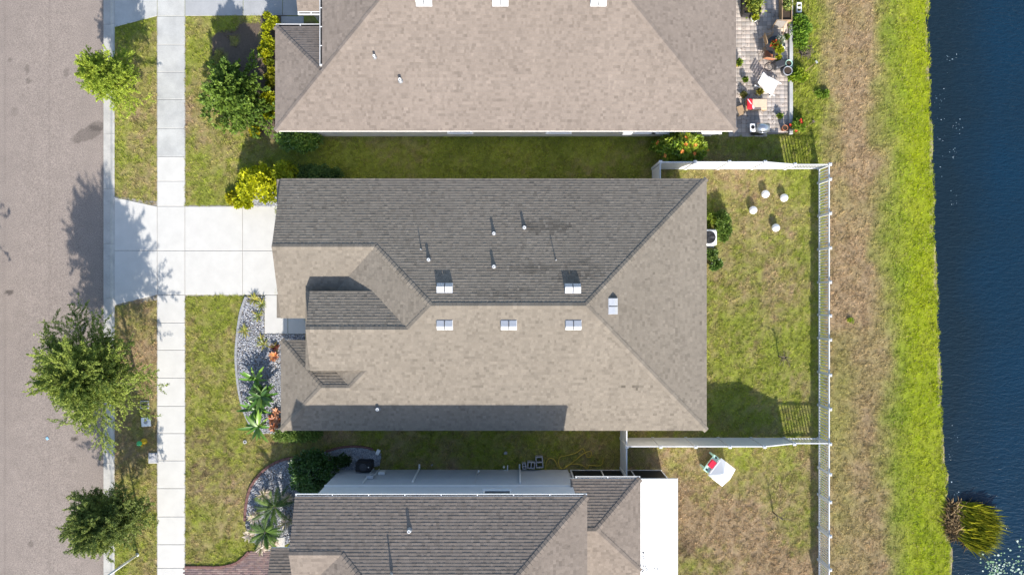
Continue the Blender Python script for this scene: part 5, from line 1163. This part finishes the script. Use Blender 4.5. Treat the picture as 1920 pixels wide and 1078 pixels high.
# wooden planter bench at the patio border
q = P(1475, 14, .4); t = thing('planter_box', (q.x, q.y, .03), 'weathered wooden planter box with plants at the patio border', 'planter')
for (x, y, a, b, nm) in ((-.26, 0, .05, 1.5, 'plank'), (.26, 0, .05, 1.5, 'plank'), (0, -.72, .46, .05, 'plank'), (0, .72, .46, .05, 'plank')):
    for k in range(2): m = MB(); m.bbox((x, y, .12 + k * .21), (a, b, .20), .008); m.build(nm, M['wood'], t, local=True)
m = MB(); m.box(-.23, -.69, .2, .23, .69, .33); m.build('soil', M['soil'], t, local=True)
n = 420; pp = np.stack([q.x + rng.normal(0, .11, n), q.y + rng.uniform(-.2, .65, n), .36 + np.abs(rng.normal(0, .12, n))], -1); V, F, C = leaves(pp, rng.normal(0, 1, (n, 3)) + np.array([0, 0, .4]), .12 * rng.uniform(.6, 1.3, n), .035, mixcol((.10, .18, .03), (.42, .42, .12), rng.random(n), rng), rng); np_obj('plant', V, F, M['leaf'], t, col=C)
q = P(1466, 46, .4); t = thing('cardboard_box', (q.x, q.y, .03), 'beige cardboard box beside the wooden planter', 'box', R(-12)); m = MB(); m.bbox((0, 0, .22), (.52, .42, .44), .01); m.build('carton', M['card'], t, local=True); m = MB(); m.cbox((-.02, -.30, .42), (.50, .20, .012), 0, .25); m.build('flap', M['card'], t, local=True)

def patio_chair(label, px, py, rz, frame, sling, back=.62, seat=.40):
    """metal patio chair with sling seat and back, arm loops, four legs; faces local -y"""
    q = P(px, py, .4); t = thing('patio_chair', (q.x, q.y, .03), label, 'chair', rz); w_ = .27
    m = MB(); m.cbox((0, 0, seat), (.50, .48, .025), 0, .06); m.build('seat', sling, t, local=True)
    m = MB(); m.cbox((0, .31, seat + back / 2 - .02), (.48, .025, back), 0, .28 if False else -.25); m.build('backrest', sling, t, local=True)
    for sx in (-1, 1):
        for sy in (-1, 1): m = MB(); m.tube([(sx * w_, sy * .22, seat), (sx * (w_ + .02), sy * .28, 0)], .014, 6); m.build('leg', frame, t, True, local=True)
        m = MB(); m.tube([(sx * w_, -.24, seat), (sx * (w_ + .015), -.27, seat + .22), (sx * (w_ + .015), .0, seat + .24), (sx * w_, .28, seat + .20), (sx * w_, .26, seat)], .016, 6); m.tube([(sx * w_, .23, seat), (sx * w_, .40, seat + back)], .014, 6); m.build('armrest', frame, t, True, local=True)
    m = MB(); m.tube([(-w_, .40, seat + back), (w_, .40, seat + back)], .014, 6); m.build('top_rail', frame, t, True, local=True)
patio_chair('brown sling patio chair left of the flower table', 1441, 76, R(105), M['tan'], M['tan'])
patio_chair('dark sling patio chair above the flower table', 1455, 62, R(-8), M['tan'], M['mesh_grey'])
patio_chair('rust coloured patio chair below the flower table', 1440, 104, R(170), M['tan'], M['terra'])
q = P(1454, 86, .7); t = thing('patio_table', (q.x, q.y, .03), 'dark patio table crowded with flowers and pots', 'table')
m = MB(); m.lathe([(.50, .68), (.52, .70), (.52, .715), (.0, .715)], n=28); m.build('table_top', M['dgrey'], t, local=True)
for k in range(4): a = k * 1.571 + .4; m = MB(); m.tube([(.12 * math.cos(a), .12 * math.sin(a), .68), (.30 * math.cos(a), .30 * math.sin(a), 0)], .018, 6); m.build('leg', M['dgrey'], t, True, local=True)
q0 = q
for i, (dx, dy, c1, c2, fl, lab) in enumerate([(-.12, -.02, (.06, .13, .02), (.22, .30, .05), (.68, .07, .03), 'pot of red flowers on the patio table'), (.15, .20, (.10, .18, .05), (.50, .50, .40), (.7, .68, .6), 'pot of white flowers on the patio table'), (.10, -.30, (.20, .26, .02), (.50, .50, .03), None, 'pot with yellow green leaves at the lower table rim')]):
    t = thing('flower_pot', (q0.x + dx, q0.y + dy, .745), lab, 'flower pot'); m = MB(); m.lathe([(.08, 0), (.11, .14), (.12, .16), (.10, .16)], n=16); m.build('pot', M['terra'], t, True, local=True)
    n = 420; d = rng.normal(0, 1, (n, 3)); d[:, 2] = np.abs(d[:, 2]); d /= np.linalg.norm(d, axis=1, keepdims=True); pp = np.array([q0.x + dx, q0.y + dy, .90]) + d * (.20 * rng.random(n) ** .6)[:, None]
    cc = mixcol(c1, c2, rng.random(n), rng)
    if fl: cc = np.where((rng.random(n) < .28)[:, None], np.array(fl), cc)
    V, F, C = leaves(pp, d, .11 * rng.uniform(.6, 1.3, n), .035, cc, rng); np_obj('plant', V, F, M['leaf'], t, col=C)
q = P(1468, 88, .75); t = thing('watering_can', (q.x, q.y, .0), 'white two ring caddy at the edge of the flower table', 'caddy'); m = MB(); m.bbox((0, 0, .40), (.16, .26, .74), .02, R(30)); m.build('stand', M['alum'], t, local=True); m = MB(); m.lathe([(.045, .77), (.045, .785), (0, .785)], (.03, .05, 0), 12); m.lathe([(.045, .77), (.045, .785), (0, .785)], (-.03, -.06, 0), 12); m.build('hole', M['black'], t, local=True)
# round wire chair and dark bin
q = P(1446, 123, .35); t = thing('wire_stool', (q.x, q.y, .03), 'round wire stool below the rust coloured chair', 'stool')
m = MB()
for z, r_ in ((.42, .25), (.40, .18), (.02, .22)): m.tube([(r_ * math.cos(a), r_ * math.sin(a), z) for a in np.linspace(0, 6.283, 25)], .013, 6)
for k in range(6): a = k * .5236; m.tube([(.25 * math.cos(a), .25 * math.sin(a), .415), (-.25 * math.cos(a), -.25 * math.sin(a), .415)], .008, 5)
m.build('seat', M['dgrey'], t, True, local=True)
for k in range(4): a = k * 1.571; m = MB(); m.tube([(.22 * math.cos(a), .22 * math.sin(a), 0), (.24 * math.cos(a), .24 * math.sin(a), .42)], .011, 6); m.build('leg', M['dgrey'], t, True, local=True)
q = P(1462, 120, .4); t = thing('covered_stool', (q.x, q.y, .03), 'low dark covered seat right of the wire stool', 'stool', R(20)); m = MB(); m.bbox((0, 0, .24), (.55, .42, .40), .05); m.build('cover', M['dgrey'], t, local=True)
# white lounger
q = P(1437, 157, .35); t = thing('sun_lounger', (q.x, q.y, .03), 'white slatted sun lounger lying askew on the patio', 'lounger', R(-28))
for i in range(7): m = MB(); m.bbox((-.02 + i * .088, 0, .36), (.076, .78, .03), .008); m.build('slat', M['alum'], t, local=True)
bk = MB()
for i in range(5): bk.bbox((-.12 - i * .085, 0, .40 + i * .05), (.076, .66, .03), .008, 0, 0, .5)
bk.build('backrest', M['alum'], t, local=True)
for sy in (-1, 1):
    m = MB(); m.bbox((.10, sy * .37, .31), (1.25, .05, .06), .01); m.build('side_rail', M['alum'], t, local=True)
    for x in (-.45, .55): m = MB(); m.bbox((x, sy * .37, .15), (.06, .05, .30), .01); m.build('leg', M['alum'], t, local=True)
# red and peach chaise
q = P(1416, 197, .35); t = thing('chaise', (q.x, q.y, .03), 'tan chaise with peach towel and red cushion near the eave', 'chaise', 0.0)
m = MB(); m.bbox((.05, 0, .30), (1.15, .62, .07), .02); m.build('frame', M['tan'], t, local=True)
m = MB(); m.bbox((.22, .02, .36), (.80, .58, .05), .02); m.build('towel', M['peach'], t, local=True)
m = MB(); m.bbox((-.36, 0, .48), (.36, .60, .12), .05, 0, 0, .35); m.build('cushion', M['red'], t, local=True); m = MB(); m.cbox((-.20, -.12, .47), (.09, .30, .03), R(30), 0, .3); m.cbox((-.40, .10, .575), (.05, .34, .01), R(35), 0, .35); m.build('ribbon', M['white'], t, local=True)
for sx in (-.45, .55):
    for sy in (-.27, .27): m = MB(); m.tube([(sx, sy, 0), (sx, sy, .28)], .02, 6); m.build('leg', M['tan'], t, local=True)
# wicker basket at the eave
q = P(1389, 207, .3); t = thing('plant_stand', (q.x, q.y, .03), 'tan wicker stand at the roof edge beside the chaise', 'stand', R(20)); m = MB(); m.bbox((0, 0, .28), (.34, .5, .05), .01)
for sx in (-.14, .14):
    for sy in (-.22, .22): m.box(sx - .02, sy - .02, 0, sx + .02, sy + .02, .26)
m.build('frame', M['tan'], t, local=True)
# grill
q = P(1424, 240, .8); t = thing('barbecue_grill', (q.x, q.y, .03), 'silver barbecue grill with side burner at the lower patio', 'grill')
m = MB(); m.bbox((.12, 0, .40), (.62, .46, .74), .02); m.build('cabinet', M['dgrey'], t, local=True)
m = MB()
prof = [(-.25, .80), (-.26, .90), (-.20, 1.03), (-.06, 1.09), (.08, 1.07), (.20, .98), (.24, .86), (.24, .80)]; n_ = len(prof); v = [(x, y, z) for x in (-.20, .44) for y, z in prof]
m.add(v, [tuple(range(n_)), tuple(range(2 * n_ - 1, n_ - 1, -1))] + [(i, n_ + i, n_ + (i + 1) % n_, (i + 1) % n_) for i in range(n_)]); m.build('lid', M['silver'], t, True, local=True)
m = MB(); m.tube([(-.10, -.31, .93), (.34, -.31, .93)], .018, 8); m.tube([(-.08, -.25, .92), (-.08, -.31, .93)], .01, 6); m.tube([(.32, -.25, .92), (.32, -.31, .93)], .01, 6); m.build('handle', M['silver'], t, True, local=True)
m = MB(); m.bbox((-.37, 0, .78), (.30, .44, .06), .015); sh = m.build('side_shelf', M['alum'], t, local=True); m = MB(); m.lathe([(.10, .81), (.10, .825), (.06, .825), (.06, .815)], (-.37, .02, 0), 18); m.build('burner', M['black'], sh, local=True)
# things beyond the patio border
q = P(1498, 15, .15); t = thing('concrete_block', (q.x, q.y, 0), 'white two hole block on the grass beside the patio', 'block')
m = MB()
for y in (-.24, 0, .24): m.box(-.10, y - .03, 0, .10, y + .03, .20)
for x in (-.13, .10): m.box(x, -.27, 0, x + .03, .27, .202)
m.build('shell', M['alum'], t, local=True); m = MB(); m.box(-.10, -.21, .0, .10, -.03, .03); m.box(-.10, .03, .0, .10, .21, .03); m.build('void', M['dark'], t, local=True)
q = P(1511, 95, .1); t = thing('brush_pile', (q.x, q.y, 0), 'dark pile of brush and pots beside the patio', 'brush pile'); m = MB(); rg = random.Random(8)
for i in range(46):
    a = rg.random() * 6.28; r_ = .36 * rg.random() ** .5; x, y = r_ * math.cos(a), r_ * math.sin(a); b = rg.random() * 6.28; l = rg.uniform(.1, .3); m.tube([(x - l * math.cos(b), y - l * math.sin(b), rg.uniform(.02, .18)), (x, y, rg.uniform(.05, .25)), (x + l * math.cos(b), y + l * math.sin(b), rg.uniform(.02, .18))], rg.uniform(.008, .02), 5)
m.build('twigs', M['trunk'], t, local=True); m = MB()
for i in range(5): a = rg.random() * 6.28; m.lathe([(.08, 0), (.11, .16), (.09, .16), (.07, .03)], (.28 * math.cos(a), .26 * math.sin(a), .01), 12)
m.build('pots', M['black'], t, local=True)
for i, (a, b, lab) in enumerate([((1507, 137), (1529, 118), 'long handled rake lying in the weeds beside the patio'), ((1505, 243), (1524, 229), 'broken stick lying at the lower patio corner')]):
    pa, pb = Vector((*G(*a), .03)), Vector((*G(*b), .10)); t = thing('garden_tool', (pa.x, pa.y, 0), lab, 'garden tool'); m = MB(); m.tube([pa, (pa + pb) / 2 + Vector((0, 0, .03)), pb], .018, 6); m.build('handle', M['wood'], t, True)
    m = MB(); m.cbox(tuple(pb), (.10, .16, .04), R(35)); m.build('head', M['vent'] if i == 0 else M['trunk'], t)
# small litter on road and lawns
q = P(87, 822, 0); m = MB(); m.bbox((q.x, q.y, -.06), (.14, .16, .03), .01, R(30)); o = m.build('litter', pm('blue_wrapper', (.25, .45, .62), .5), None, base=(q.x, q.y, -.07)); tag(o, 'tiny light blue wrapper on the street', 'litter')
q = P(460, 828, 0); t = thing('sprinkler_head', (q.x, q.y, 0), 'small pale sprinkler ring in the front lawn', 'sprinkler'); m = MB(); m.lathe([(.10, 0), (.10, .07), (.05, .07), (.05, .03)], n=16); m.build('ring', M['conc_old'], t, local=True); m = MB(); m.lathe([(.03, 0), (.03, .09), (0, .09)], n=10); m.build('nozzle', M['black'], t, local=True)
bpy.context.view_layer.update()
